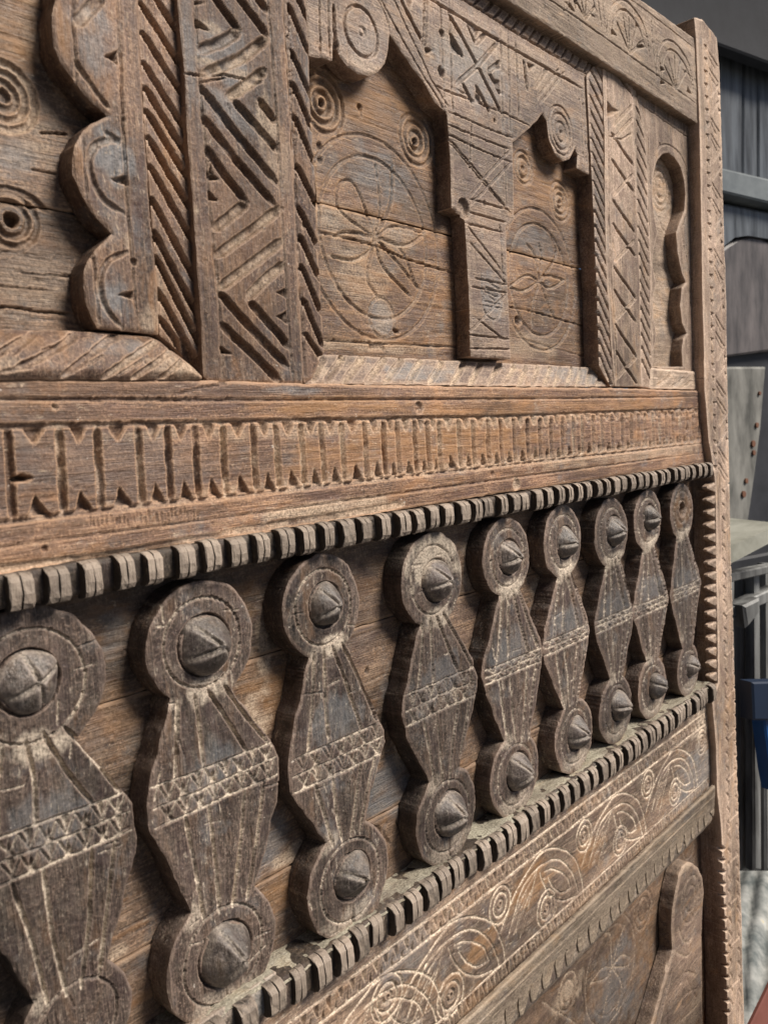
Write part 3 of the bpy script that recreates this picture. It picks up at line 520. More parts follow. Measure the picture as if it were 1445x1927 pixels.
# ---- middle rail with its comb of cuts
H1 = [(-60, 715), (0, 714), (383, 715), (573, 722), (700, 724), (900, 728), (1160, 730), (1327, 736)]
H3 = [(-60, 805), (0, 803), (500, 792), (950, 783), (1320, 768)]; H4 = [(-60, 992), (0, 985), (150, 966), (500, 927), (950, 876), (1325, 834)]
H2 = [(-60, 751), (0, 751), (450, 752), (950, 751), (1324, 746)]; H5 = [(-60, 1038), (0, 1030), (500, 963), (950, 901), (1330, 851)]
H6 = [(-60, 1091), (0, 1082), (500, 1001), (950, 927), (1342, 869)]
gx = [16, 112, 183, 260, 315, 367, 419, 476, 519, 566, 604, 642, 685, 720, 746, 779, 803, 825, 862, 889, 917, 941, 966, 992, 1015, 1036, 1057, 1077, 1094, 1115, 1132, 1151, 1170, 1187, 1200, 1213, 1228, 1241, 1253, 1266, 1279, 1292, 1304, 1315]
comb = [('l', p, w, d, du) for p, w, d, du in ((H2, 2.2, 1.6, .12), (H3, 2.8, 2, .3), (H4, 2.6, 1.8, .25), (H5, 1.6, 1.2, .1))]
for i, x in enumerate(gx):
    t = i / len(gx); sh = 10 * (1 - t) ** 1.5; du = .95 if (6 <= i <= 11 or i in (17, 18, 19, 27, 28, 40)) else (.5 if rnd.random() < .3 else .08)
    yb = yat(H4, x + sh)
    comb.append(('l', [(x, yat(H3, x) + 2), (x + sh * .6, yat(H3, x) * .4 + yb * .6), (x + sh, yb - 3)], 4.6, 3, du))
    x2 = gx[i + 1] if i + 1 < len(gx) else None
    if x2:
        m = (x + x2) / 2; w = (x2 - x) * .26; y3 = yat(H3, m); dd = du
        comb.append(('c', [(m - w, y3), (m + w, y3), (m + 1, y3 + 36 - 22 * t)], 3.2, .2 + .7 * rnd.random() * (.25 < t < .75)))
        mb = m + sh + 3; yb = yat(H4, mb); w = (x2 - x) * .24
        comb.append(('c', [(mb - w, yb - 1), (mb + w, yb - 4), (mb - w * .5, yb - 44 + 28 * t)], 3.4, .15 + .7 * rnd.random() * (.2 < t < .6)))
comb += [('c', [(22, 898), (40, 892), (66, 897), (50, 906), (28, 909)], 9, .2), ('d', (789, 766), 5, 2.2, .05), ('d', (926, 892), 2.5, 1.5, 0), ('d', (973, 910), 6, 2, .7), ('l', [(330, 742), (380, 730), (440, 718)], 1.1, 1.2, 0), ('c', [(98, 760), (112, 762), (108, 770), (100, 770)], 1.5, .5), ('d', (85, 1032), 2, 1.5, 0),
         ('l', [(-60, 1078), (200, 1046), (420, 1006)], 5, 1.2, .5), ('l', [(420, 1003), (640, 970), (760, 948)], 6, 1, .6)]
for k in range(26): x = 170 + 8 * k + rnd.uniform(-3, 3); y = tovp((0, 1010), x) + rnd.uniform(-8, 8); comb.append(('l', [(x, y - 9), (x + 1.5, y + 9)], 1, .8, .05))
board('middle_rail', H1 + H6[::-1], 0., .03, W['rail'], panel, comb,
      [(2, (640, 765), 130, 22, .55), (2, (820, 840), 200, 45, .55), (2, (1080, 768), 200, 22, .4), (0, (760, 800), 330, 14, .35), (0, (850, 880), 300, 12, .45), (0, (620, 955), 110, 14, .6), (0, (330, 1035), 180, 14, .45), (1, (250, 880), 150, 70, .25), (1, (560, 735), 60, 9, .5), (0, (1200, 850), 160, 18, .35), (2, (100, 1050), 100, 15, .3), (3, (90, 890), 330, 130, .75), (3, (420, 870), 160, 60, .45), (3, (200, 735), 380, 28, .7)], edge=.0012)  # end patches paint the dimmer left light onto the rail

# ---- toothed mouldings
def tooth_mesh(w, hgt, hb_, hf, seed, crack=True):
    r = random.Random(seed); st = [(0, .35), (.035, .05), (.14, 0), (.45, 0), (.485, 1.1 if crack else .1), (.52, 0), (.86, 0), (.965, .05), (1, .35)]
    prof = [(.5, hb_), (.5, hf - .0052), (.44, hf - .0022), (.3, hf), (-.05, hf + .0003), (-.3, hf - .0003), (-.44, hf - .002), (-.5, hf - .005), (-.5, hb_)]
    vs, fs = [], []; n = len(prof)
    for i, (a, ins) in enumerate(st):
        for j, (b, hh) in enumerate(prof):
            k = ins * .0017 * (1 if 0 < j < n - 1 else 0)
            vs.append((a * w + r.uniform(-.0003, .0003), -(hh - k + r.uniform(-.0004, .0004)), b * hgt * (1 - .03 * ins) + r.uniform(-.0003, .0003)))
    for i in range(len(st) - 1):
        for j in range(n - 1): fs.append((i * n + j, i * n + j + 1, (i + 1) * n + j + 1, (i + 1) * n + j))
    fs.append(tuple(range(n))[::-1]); fs.append(tuple(range((len(st) - 1) * n, len(st) * n)))
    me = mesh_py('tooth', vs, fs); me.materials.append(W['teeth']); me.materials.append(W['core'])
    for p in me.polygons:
        if abs(p.normal.x) > .8: p.material_index = 1  # tooth ends coloured dark for shade as well as blackening
    return me
def moulding(top, bot, hf, core, u0, u1, pitch, frac, mat, ncrack, first):
    """top, bot: points on the front top / bottom edges; the bar between them carries separate teeth"""
    a, b = un([top], hf)[0][1], un([bot], hf)[0][1]; vc, hg = (a + b) / 2, a - b
    q = [(u0, b + .0015), (u1, b + .0015), (u1, a - .001), (u0, a - .001)]
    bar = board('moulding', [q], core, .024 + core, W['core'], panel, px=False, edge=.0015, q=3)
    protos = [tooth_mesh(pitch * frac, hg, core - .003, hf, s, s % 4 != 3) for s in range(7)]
    u = first; i = 0
    while u < u1 - pitch * frac:
        if u >= u0:
            o = link('tooth', protos[rnd.randrange(7)], None, bar, (u + rnd.uniform(-.0009, .0009), rnd.uniform(-.0006, .0008), vc + rnd.uniform(-.0006, .0006))); o.scale = (rnd.uniform(.86, 1.14), 1, rnd.uniform(.93, 1.03)); o.rotation_euler = (rnd.uniform(-.05, .03), rnd.uniform(-.025, .025), rnd.uniform(-.05, .05))
            if rnd.random() < .09: o.scale.y = .72; o.scale.z *= .93; o.location.y -= .0006
        u += pitch; i += 1
    return bar
hf = .013
uA = un([(93, 1085), (1343, 880)], hf); U1 = uA[1, 0]
ud = un([(62, 1095), (1160, 910)], hf)
PIT = .0187
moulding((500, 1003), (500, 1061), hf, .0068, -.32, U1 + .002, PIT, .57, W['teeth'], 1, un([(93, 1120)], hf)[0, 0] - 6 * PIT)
low0 = un([(541, 1862)], hf)[0, 0]; lowE = un([(1350, 1290)], hf)[0, 0]
lt, lb = (851, 1634), (872, 1674)
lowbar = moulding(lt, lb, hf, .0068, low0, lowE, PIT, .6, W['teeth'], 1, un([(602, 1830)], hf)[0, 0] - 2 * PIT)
lv = un([lt], hf)[0, 1]
def sheet(name, u0, u1, h0, h1, v, mat, parent, seed, nu=420, nh=16):
    us = un_geo(u0, u1, nu); hs_ = np.linspace(h0, h1, nh); A, B = np.meshgrid(us, hs_)
    Z = v + vn(A * 60, B * 60, seed) * .002 + vn(A * 260, B * 260, seed + 1) * .0009 - .003 * np.clip((B - h1 + .006) / .006, 0, 1) ** 2
    co = np.c_[A.ravel(), -B.ravel(), Z.ravel()]; i = np.arange((nh - 1) * nu).reshape(nh - 1, nu)[:, :-1].ravel()
    F = np.c_[i, i + 1, i + nu + 1, i + nu]
    mk = np.zeros((len(co), 4)); mk[:, 0] = np.clip(.35 + 1.2 * vn(A * 50, B * 90, seed + 2).ravel(), 0, 1)
    return link(name, mesh_np(name, co, F, mk), mat, parent)
def un_geo(u0, u1, n):
    t = np.linspace(0, 1, n); return u0 + (u1 - u0) * (t ** 1.5)
sheet('dusty_shelf', low0 - .004, lowE, -.024, .0075, lv - .0004, W['shelf'], lowbar, 71)
# the patched end of the lower moulding: a stouter block with coarse notches
blk = un([(540, 1846), (300, 2010), (300, 2100), (540, 1912)], .018)
lvb = blk[0, 1]
pb = board('moulding_patch', [[(-.3, lvb - .022), (low0 - .002, lvb - .022), (low0 - .002, lvb), (-.3, lvb)]], .009, .033, W['teeth'], panel, [('l', [(500, 1848), (520, 1900)], 2, 2, .1)], [(1, (500, 1880), 40, 30, .6), (0, (480, 1860), 50, 20, .4)], px=False, edge=.004)
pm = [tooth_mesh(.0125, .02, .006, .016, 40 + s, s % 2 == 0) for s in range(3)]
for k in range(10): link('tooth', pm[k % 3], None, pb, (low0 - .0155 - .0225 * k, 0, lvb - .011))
sheet('dusty_shelf', -.3, low0 - .003, -.024, .008, lvb + .0004, W['shelf'], pb, 91, 200)

# ---- boards behind the balusters
hk = -.02
bd = [('l', [(1360, 960), (1290, 970)], 1, 1, 0), ('d', (1311, 950), 3, 5, 0), ('d', (184, 1235), 3, 6, 0), ('d', (690, 1263), 2.5, 2, 0), ('s', [(700, 1555), (715, 1560), (712, 1580), (690, 1590)], 2.5, 1.5, .1), ('s', [(730, 1545), (722, 1565), (735, 1590)], 2.5, 1.5, .1), ('s', [(745, 1545), (752, 1560), (748, 1575)], 2, 1.2, .1),
      ('l', [(675, 1290), (735, 1265)], 1, .8, .3), ('l', [(672, 1200), (740, 1172)], 1.2, .8, .2), ('l', [(200, 1240), (245, 1224)], 1.2, 1, .4), ('l', [(690, 1445), (760, 1410)], 1, .7, .5), ('l', [(470, 1760), (560, 1700)], 1, .7, .4), ('l', [(480, 1790), (560, 1735)], 1, .7, .3)]
for k in range(40):
    x = rnd.uniform(0, 800); y = rnd.uniform(1120, 1800); L_ = rnd.uniform(30, 90); s = (VP[1] - y) / (VP[0] - x); bd.append(('l', [(x, y), (x + L_, y + s * L_)], .9, .6, .15))
s1 = [(-60, tovp((275, 1300), -60)), (1350, tovp((275, 1300), 1350))]; s2 = [(-60, tovp((540, 1632), -60)), (1350, tovp((540, 1632), 1350))]
planks('backboard_plank', 0, 0, ((-60, tovp((500, 1040), -60)), (1352, tovp((500, 1040), 1352))), ((-60, tovp((840, 1668), -60)), (1350, tovp((840, 1668), 1350))), [tuple(s1), tuple(s2)], hk, W['deep'], bd,
       [(2, (500, 1310), 60, 60, .6), (2, (610, 1120), 200, 30, .3), (0, (480, 1360), 30, 50, .8), (2, (500, 1690), 60, 50, .7), (1, (480, 1600), 60, 80, .6), (1, (730, 1480), 60, 60, .6), (0, (545, 1612), 28, 22, .95), (0, (497, 1230), 14, 90, .7), (0, (880, 1060), 12, 60, .6), (0, (750, 1390), 14, 60, .6), (0, (215, 1805), 30, 26, .8), (2, (220, 1340), 40, 60, .35), (1, (215, 1200), 30, 50, .4), (0, (1010, 1100), 14, 20, .7), (0, (770, 1270), 10, 60, .6)])

# ---- nine balusters with their carved studs
def arcpts(c, R, a0, a1, n=40):
    while a1 < a0: a1 += 2 * math.pi
    t = np.linspace(a0, a1, n); return np.c_[c[0] + R * np.cos(t), c[1] + R * np.sin(t)]
def stud_mesh(R, Hh, cuts, tip, seed):
    r = random.Random(seed); nr, na = 15, 72; vs = [(tip[0] * R, -Hh, tip[1] * R)]; fs = []
    offs = [r.choice((0, .1, .34)) for _ in cuts]; offs[0] = .36; offs[-1] = 0; cs = sorted(cuts)
    for i in range(1, nr + 1):
        rho = i / nr
        for j in range(na):
            a = 2 * math.pi * j / na
            k = sum(a >= c for c in cs) % len(cs) if cs else 0
            h = Hh * (.62 * math.sqrt(max(0, 1 - rho ** 2.2)) + .38 * (1 - rho))
            h -= Hh * offs[k] * min(1, rho * 1.4) * (.4 + .6 * (1 - rho))
            for c in cs:
                dlt = abs((a - c + math.pi) % (2 * math.pi) - math.pi) * rho * R
                h -= .0032 * max(0, 1 - dlt / .0021) * (1 - .6 * rho)
            wob = 1 + .045 * math.sin(3 * a + seed) + .03 * math.sin(5 * a + 2 * seed)
            sh = (1 - rho) ** 1.0
            vs.append(((rho * math.cos(a) * wob + tip[0] * sh) * R, -(max(h, -.001) + r.uniform(-.00015, .00015) + .0006 * float(vn(np.array([rho * math.cos(a) * 3.1 + seed]), np.array([rho * math.sin(a) * 3.1]), seed)[0]) + .0005 * float(vn(np.array([rho * math.cos(a) * 8 + seed]), np.array([rho * math.sin(a) * 8]), seed)[0]) + .0001 * math.sin(7 * rho * math.cos(a + seed) + 5 * rho * math.sin(2 * a + seed))), (rho * math.sin(a) * wob + tip[1] * sh) * R))
    for j in range(na):
        fs.append((0, 1 + j, 1 + (j + 1) % na))
        for i in range(nr - 1):
            a, b = 1 + i * na + j, 1 + i * na + (j + 1) % na; fs.append((a, a + na, b + na, b))
    for j in range(na): vs.append((vs[1 + (nr - 1) * na + j][0], .003, vs[1 + (nr - 1) * na + j][2]))
    b0 = 1 + (nr - 1) * na
    for j in range(na): fs.append((b0 + j, b0 + na + j, b0 + na + (j + 1) % na, b0 + (j + 1) % na))
    me = mesh_py('stud', vs, fs, smooth=True); a_ = me.attributes.new('marks', 'FLOAT_COLOR', 'POINT'); mk = np.zeros((len(vs), 4))
    for i in range(1, nr + 1):
        for j in range(na):
            ang_ = 2 * math.pi * j / na; dm = min([abs((ang_ - c + math.pi) % (2 * math.pi) - math.pi) * i / nr * R for c in cs] or [1])
            mk[1 + (i - 1) * na + j, 0] = .75 * r.random() * (dm < .0022) + .8 * r.random() * (i >= nr - 1)
    a_.data.foreach_set('color', mk.astype(np.float32).ravel())
    return me
BAL = [  # top centre, ry, bottom centre, ry, neck top L R, mid left x3, mid right x3, neck bottom L R
    ((58, 1291), 152, (150, 1928), 112, (-18, 1408), (146, 1388), [(-60, 1560), (-72, 1610), (-70, 1660)], [(250, 1513), (256, 1559), (258, 1605)], (71, 1893), (206, 1806)),
    ((384, 1209), 119, (422, 1795), 124, (317, 1328), (442, 1304), [(283, 1487), (279, 1520), (281, 1556)], [(512, 1398), (524, 1428), (522, 1508)], (366, 1722), (478, 1668)),
    ((609, 1142), 100, (659, 1655), 106, (580, 1241), (655, 1217), [(546, 1413), (541, 1452), (547, 1490)], [(718, 1362), (727, 1395), (720, 1415)], (615, 1586), (684, 1545)),
    ((816, 1091), 91, (843, 1535), 92, (789, 1186), (842, 1150), [(761, 1313), (757, 1345), (766, 1386)], [(890, 1240), (901, 1275), (897, 1308)], (813, 1478), (865, 1447)),
    ((955, 1049), 76, (972, 1458), 79, (938, 1128), (981, 1116), [(914, 1242), (911, 1274), (919, 1309)], [(1015, 1198), (1021, 1232), (1017, 1262)], (952, 1397), (1002, 1377)),
    ((1060, 1019), 70, (1082, 1385), 71, (1047, 1095), (1078, 1085), [(1026, 1185), (1022, 1222), (1027, 1250)], [(1105, 1158), (1111, 1185), (1107, 1214)], (1056, 1320), (1092, 1312)),
    ((1151, 1003), 66, (1161, 1335), 64, (1139, 1069), (1166, 1045), [(1124, 1153), (1121, 1176), (1126, 1208)], [(1188, 1131), (1194, 1155), (1189, 1188)], (1149, 1277), (1175, 1268)),
    ((1220, 979), 58, (1230, 1295), 59, (1211, 1037), (1234, 1032), [(1196, 1131), (1193, 1155), (1199, 1172)], [(1253, 1102), (1259, 1126), (1255, 1149)], (1218, 1241), (1242, 1233)),
    ((1284, 962), 54, (1294, 1260), 50, (1273, 1013), (1297, 1014), [(1263, 1093), (1261, 1121), (1265, 1148)], [(1314, 1071), (1319, 1099), (1315, 1126)], (1279, 1203), (1305, 1198))]
STUDS = {0: (((60, 1284), (3.6, 5.0, .35, 1.75), .40), None), 1: (((393, 1214), (2.2, 3.5, 5.6), .48), ((430, 1795), (1.9, 4.1, 5.5), .47)), 2: (((618, 1138), (2.1, 3.6, 5.2), .42), ((667, 1648), (2.6, 3.9, .5), .42)), 3: (((826, 1092), (2.2, 3.4, 5.3), .44), ((850, 1531), (1.9, 3.6, 5.5), .46)),
         4: (((962, 1048), (2.2, 3.5, 5.0), .43), ((980, 1452), (2.2, 3.7, 5.4), .45)), 5: (((1067, 1021), (3.3, 5.4, 1.6), .44), ((1088, 1380), (2.2, 3.3, 5.2), .45)), 6: (((1158, 999), (2.0, 3.5, 5.2), .44), ((1168, 1327), (3.2, 5.4, 1.2), .45)), 7: (((1226, 974), (3.4, 5.2, 1.8), .42), ((1238, 1291), (2.7, 4.6, .6), .42)), 8: (None, ((1302, 1255), (2.6, 4.5, .6), .42))}
for i, (tc, try_, bc, bry, nl, nr, ml, mr_, bl, br) in enumerate(BAL):
    T = un([tc, (tc[0], tc[1] - try_)], 0.); B = un([bc, (bc[0], bc[1] + bry)], 0.); RT = T[1, 1] - T[0, 1]; RB = B[0, 1] - B[1, 1]; T, B = T[0], B[0]
    P = lambda x: un(x if isinstance(x, list) else [x], 0.)
    nL, nR, bL, bR, mL, mR = P(nl)[0], P(nr)[0], P(bl)[0], P(br)[0], P(ml), P(mr_)
    ang = lambda p, c: math.atan2(p[1] - c[1], p[0] - c[0])
    top = arcpts(T, RT, ang(nR, T), ang(nL, T)); bot = arcpts(B, RB, ang(bL, B), ang(bR, B))
    out = np.concatenate([top, mL, bot, mR[::-1]])
    vm = (mL[1, 1] + mR[1, 1]) / 2; xl, xr = mL[1, 0], mR[1, 0]; w = xr - xl; nc = (nL + nR) / 2; bcn = (bL + bR) / 2
    dst = .6 + .3 * rnd.random(); cu = []
    sp = .0062 + .0052 * (i < 4); jj = lambda s=.0008: rnd.uniform(-s, s)
    for k in (-1, 0, 1): cu.append(('L', np.array([(xl + .04 * w, vm + k * sp + jj()), (xl + .5 * w, vm + k * sp + jj()), (xr - .03 * w, vm + k * sp + jj())]), 1.7, 1.1, .5 + dst * .5))
    nt_ = (8, 8, 7, 8, 6, 7, 8, 7, 6)[i]
    for row in (0, 1):
        for k in range(nt_):
            x = xl + w * (.09 + .86 * (k + .5) / nt_); y0, y1 = vm + (row - 1) * sp, vm + row * sp; hw = w * .03
            cu.append(('C', np.array([(x - hw, y1), (x + hw, y1), (x + jj(), y0 + .001)]) if (k + row) % 2 else np.array([(x - hw, y0), (x + jj(), y1 - .001), (x + hw, y0)]), 1.7, dst * rnd.uniform(.2, 1.1)))
            z_ = w * .43 / nt_; cu += [('L', np.array([(x - z_, y1 - .0006), (x + jj(.0005), y0 + .0006)]), 1.5, 1.1, min(.95, dst * 1.5) * rnd.uniform(.4, 1)), ('L', np.array([(x + jj(.0005), y0 + .0006), (x + z_, y1 - .0006)]), 1.5, 1.1, min(.95, dst * 1.5) * rnd.uniform(.2, 1))]
    for fx, o, dp in ((.2, -.35, 1.4), (.4, -.1, 1.4), (.74, .1, 2.2), (.92, .35, 2.4)):
        a = nc + np.array([o * (nR[0] - nL[0]), .004]); b = np.array([xl + fx * w, vm + sp])
        cu.append(('L', smooth_poly([a, (a + b) / 2 + [jj(.002), 0], b], 4), 2.7, dp * 1.2, dst * 1.1))
        a = bcn + np.array([o * (bR[0] - bL[0]), -.006]); b = np.array([xl + (fx * .86 + .07) * w, vm - sp])
        cu.append(('L', smooth_poly([a, (a + b) / 2 + [jj(.002), 0], b], 4), 2.7, dp * 1.1, dst * 1.1))
    for c, R, nn in ((T, RT, 1), (B, RB, 0)):
        cu.append(('R', c, R * .72, 1.8, 1.2, .3 + .5 * rnd.random()))
        for k in range(34 if i in (1, 2) else 16):
            a = k * 2 * math.pi / (34 if i in (1, 2) else 16) + jj(.08); cu.append(('D', c + R * .72 * np.array([math.cos(a), math.sin(a)]), 1.2, 1.8, .0))
        if i < 5: cu.append(('L', np.array([c + [0, (-R if not nn else R * .2)], c + [jj(), (-R * .45 if not nn else R * .3)]]), 1.2, 2.5, 0))
    for wch, c in ((0, T), (1, B)):
        if STUDS[i][wch] is not None:
            (sx, sy), _, fr = STUDS[i][wch]; cu.append(('R', un([(sx, sy)], .002)[0] - np.array([.0008, 0]), (RT, RB)[wch] * fr + .0002, 2.2, 2.4, 0))
    for k in range(22):
        x = rnd.uniform(xl, xr); y = rnd.uniform(B[1] - RB, T[1] + RT); a = rnd.choice((0, 0, math.pi / 2, 1.2)) + rnd.uniform(-.3, .3); L_ = rnd.uniform(.004, .018)
        cu.append(('L', np.array([(x, y), (x + L_ * math.cos(a), y + L_ * math.sin(a))]), rnd.uniform(.7, 1.3), .8, rnd.choice((0, .2, .8))))
    if i == 8: cu += [('D', T + [.001, .002], 9.5, 9, .05), ('R', T, .014, 3, 1.5, .5)]
    marks_ = [(0, nl, 30 * try_ / 100, 14 * try_ / 100, .5), (0, (tc[0] + try_ * .1, tc[1] + try_ * .75), try_ * .4, try_ * .22, .75), (0, bl, 20 * bry / 100, 20 * bry / 100, .5), (1, lerp(tc, bc, .42), try_ * .5, try_ * .5, .45), (0, (bc[0], bc[1] + bry * .7), bry * .5, bry * .25, .4)]
    if i == 3: marks_.append((0, (815, 1050), 60, 55, .95))
    if i == 8: marks_.append((2, (1284, 962), 18, 34, .5))
    bo = board('baluster', [out], 0., .0195, W['bal'] if i < 7 else W['bal'], panel, cu, marks_, px=False, grain='v', edge=.0013, warp=.0012, q=1.7, rough=1.4,
               tilt=(lambda U, V, a=rnd.uniform(-.02, .03), b=rnd.uniform(-.008, .008), c=T.copy(): (U - c[0]) * a + (V - c[1]) * b))
    bo['label'] = ['baluster at the left edge with a broad dusty star-cut stud', 'wide baluster with a deeply slotted stud', 'third baluster with a ring of pits round its stud', 'fourth baluster with chalky dust round its stud', 'baluster with a pale dusted stud', 'baluster with a sharply pointed horizontal-slotted stud', 'narrow baluster third from the stile', 'narrow baluster with a long pointed stud', 'narrow baluster whose upper stud is missing, leaving a hole'][i]
    for wch, st in enumerate(STUDS[i]):
        if st is None: continue
        (sx, sy), ct, fr = st; Rr = (RT, RB)[wch] * fr; q = un([(sx, sy)], .002)[0]; Hh = Rr * (1.0 if i > 0 else .7)
        cz = [a % (2 * math.pi) for a in ct]
        link('stud', stud_mesh(Rr, Hh, cz, (.12, .0), 100 + 2 * i + wch), W['stud'], bo, (q[0], .0012, q[1]))

# ---- board of spirals and leaves under the lower moulding
hl = -.001
apex = [un([p], hl)[0] for p in ((888, 1725), (1049, 1586), (1179, 1487), (1283, 1405))]
du_ = [(apex[k][0] - apex[0][0]) for k in range(4)]; print('leaf motif steps', du_)
leafs = [([(738, 1940), (758, 1886), (780, 1838), (816, 1780), (849, 1738), (888, 1725), (927, 1738), (946, 1777), (952, 1810)], 2.4, .9), ([(762, 1935), (788, 1851), (810, 1806), (849, 1766), (888, 1749), (918, 1766), (935, 1797), (940, 1821)], 2.2, .9),
         ([(855, 1780), (868, 1773), (885, 1772), (910, 1783), (921, 1808)], 2.0, .9), ([(921, 1806), (899, 1819), (877, 1810), (864, 1790)], 2.2, .95), ([(844, 1783), (857, 1813), (877, 1832), (904, 1836), (940, 1819)], 2.2, .95),
         ([(838, 1777), (822, 1830), (794, 1930)], 1.7, .9), ([(822, 1822), (800, 1870), (777, 1925)], 1.5, .8), ([(838, 1779), (800, 1840), (772, 1905)], 1.5, .7), ([(812, 1830), (790, 1880), (784, 1920)], 1.3, .7)]
lowc = []
for k in (-1, 0, 1, 2, 3):
    D_ = np.array([[-.088, 0], [0, 0], [du_[1], 0], [du_[2], 0], [du_[3], 0]][k + 1])
    for p, w, dd in leafs: lowc.append(('L', smooth_poly(un(p, hl) + D_, 5), w, 1.1, dd))
for (x, y), ry in (((730, 1877), 45), ((849, 1873), 42), ((942, 1702), 36), ((1029, 1708), 35), ((1100, 1572), 31), ((1168, 1581), 29), ((1219, 1475), 27), ((1270, 1489), 26), ((1320, 1396), 24)):
    lowc += [('r', (x, y), ry * .95, 2.4, 1.2, .85), ('r', (x, y), ry * .6, 2.8, 1.5, .8), ('r', (x, y), ry * .25, 2.4, 1.8, .3), ('d', (x, y), 1.8, 2.6, 0)]
la, lb2, lc, ld = (849, 1697), (844, 1738), (1087, 1687), (1121, 1690)
vA, vB, vC, vD = (un([p], hl)[0, 1] for p in (la, lb2, lc, ld))
uL, uR = -.16, un([(1342, 1340)], hl)[0, 0]
for v, w in ((vA, 1.8), (vA - .0012, 1.2), (vB, 2.6), (vC, 2.0)): lowc.append(('L', np.array([(uL, v), (.2, v + .0006), (uR, v)]), w, 1.2, .8))
u = uL
while u < uR:
    p = .0118; a = rnd.uniform(-.0007, .0007)
    lowc += [('C', np.array([(u + a, vA - .002), (u + .0062 + a, vA - .002), (u + .0042 + a, vB + .0028)]), 2.6, rnd.uniform(.1, .6)), ('C', np.array([(u + .0066, vB + .001), (u + .0105, vB + .001), (u + .0098, vA - .006)]), 2.4, rnd.uniform(.1, .5)),
             ('C', np.array([(u, vC - .001), (u + .006, vC - .001), (u + .0045, vD + .0035)]), 2.6, rnd.uniform(.1, .6)), ('L', np.array([(u + .008, vC), (u + .0085, vD + .002)]), 1.2, .8, .5)]
    u += p
board('spiral_board', [[(uL, vD - .004), (uR, vD - .004), (uR, vA + .02), (uL, vA + .02)]], hl, .02, W['low'], panel, lowc,
      [(2, (1000, 1660), 40, 40, .6), (2, (1110, 1605), 30, 30, .5), (2, (905, 1780), 30, 25, .5), (1, (1310, 1460), 40, 50, .6), (1, (760, 1800), 60, 50, .4), (0, (1330, 1340), 30, 40, .5)], px=False, edge=.001, q=1.35, gain=1.15, wg=.92)
# dusty ledge with a leaf-cut lower edge
hd = .009
vD2 = un([ld], hd)[0, 1]; vE = un([(1108, 1766)], hd)[0, 1]; vF = un([(1108, 1800)], hd)[0, 1]; uLR = un([(1345, 1481)], hd)[0, 0]
w1 = []; u = -.1
while u < uLR - .02:
    p = rnd.uniform(.019, .024); r = rnd.uniform(-.002, .002); t_ = vE - .002 + r
    w1 += [(u, t_ - .007), (u + .22 * p, t_ - .009), (u + .5 * p, t_ - .002), (u + .68 * p, t_ + .006), (u + .8 * p, t_ + .013), (u + .86 * p, t_ + .003)]; u += p
board('ledge', [[*w1, (uLR, vE - .010), (uLR + .0005, vD2 - .004), (uLR, vD2), (-.1, vD2)]], hd, .004, W['ledge'], panel, [('L', np.array([(-.1, vD2 - .011), (.3, vD2 - .0105), (uLR, vD2 - .011)]), 1.6, 1.4, .0), ('d', (1035, 1870), 3, 2, 0)],
      [(0, (1180, 1700), 200, 60, .35)], px=False, edge=.0012, q=1.5, tilt=lambda U, V: hd - .002 * np.clip((vD2 - .011 - V) / .03, 0, 1))
board('ledge_underlay', [[(-.1, vF - .004), (uLR, vF - .004), (uLR, vD2 - .012), (-.1, vD2 - .012)]], hd - .004, .02, W['underlay'], panel, [], [(0, (1200, 1700), 60, 60, .3), (0, (1180, 1690), 30, 40, .4)], px=False, edge=.003, q=1.6,
      tilt=lambda U, V: hd - .0036 - .007 * np.clip((vE - .010 - V) / .014, 0, 1) ** 1.5)
# lowest recess
hr = -.02
def rr(x, y): return (x, y)
planks('lower_plank', 0, 0, ((880, 1880), (1362, 1440)), ((880, 2100), (1375, 2050)), [], hr, W['deep'],
       [('r', (1150, 1824), 98, 2, 1, .6), ('r', (1150, 1824), 80, 1.6, .8, .3)] + [('s', [(1152, 1821), (a + 4, b - 8), (c, d)], 1.8, 1, .95) for a, b, c, d in ((1165, 1806, 1188, 1803), (1175, 1826, 1188, 1803), (1130, 1830, 1112, 1850), (1135, 1850, 1112, 1850), (1160, 1780, 1176, 1740), (1145, 1770, 1137, 1757), (1140, 1870, 1135, 1905), (1165, 1860, 1160, 1905))] +
       [('r', (1068, 1865), 34, 2.2, 1.3, .9), ('r', (1068, 1865), 20, 2.4, 1.4, .9), ('r', (1210, 1712), 36, 2.2, 1.4, .6), ('r', (1210, 1712), 22, 2.4, 1.6, .5), ('r', (1296, 1590), 26, 2.2, 1.4, .5), ('l', [(1020, 1885), (1085, 1927)], 1.8, 1, .9), ('l', [(1095, 1845), (1100, 1927)], 1.4, .9, .4), ('l', [(1230, 1690), (1190, 1850), (1150, 1960)], 1.4, 1, .3)],
       [(0, (1068, 1865), 30, 34, .7), (1, (1160, 1860), 60, 80, .5), (2, (1205, 1790), 30, 60, .4), (2, (1120, 1870), 20, 40, .3)], grain='v')
hbk = -.001
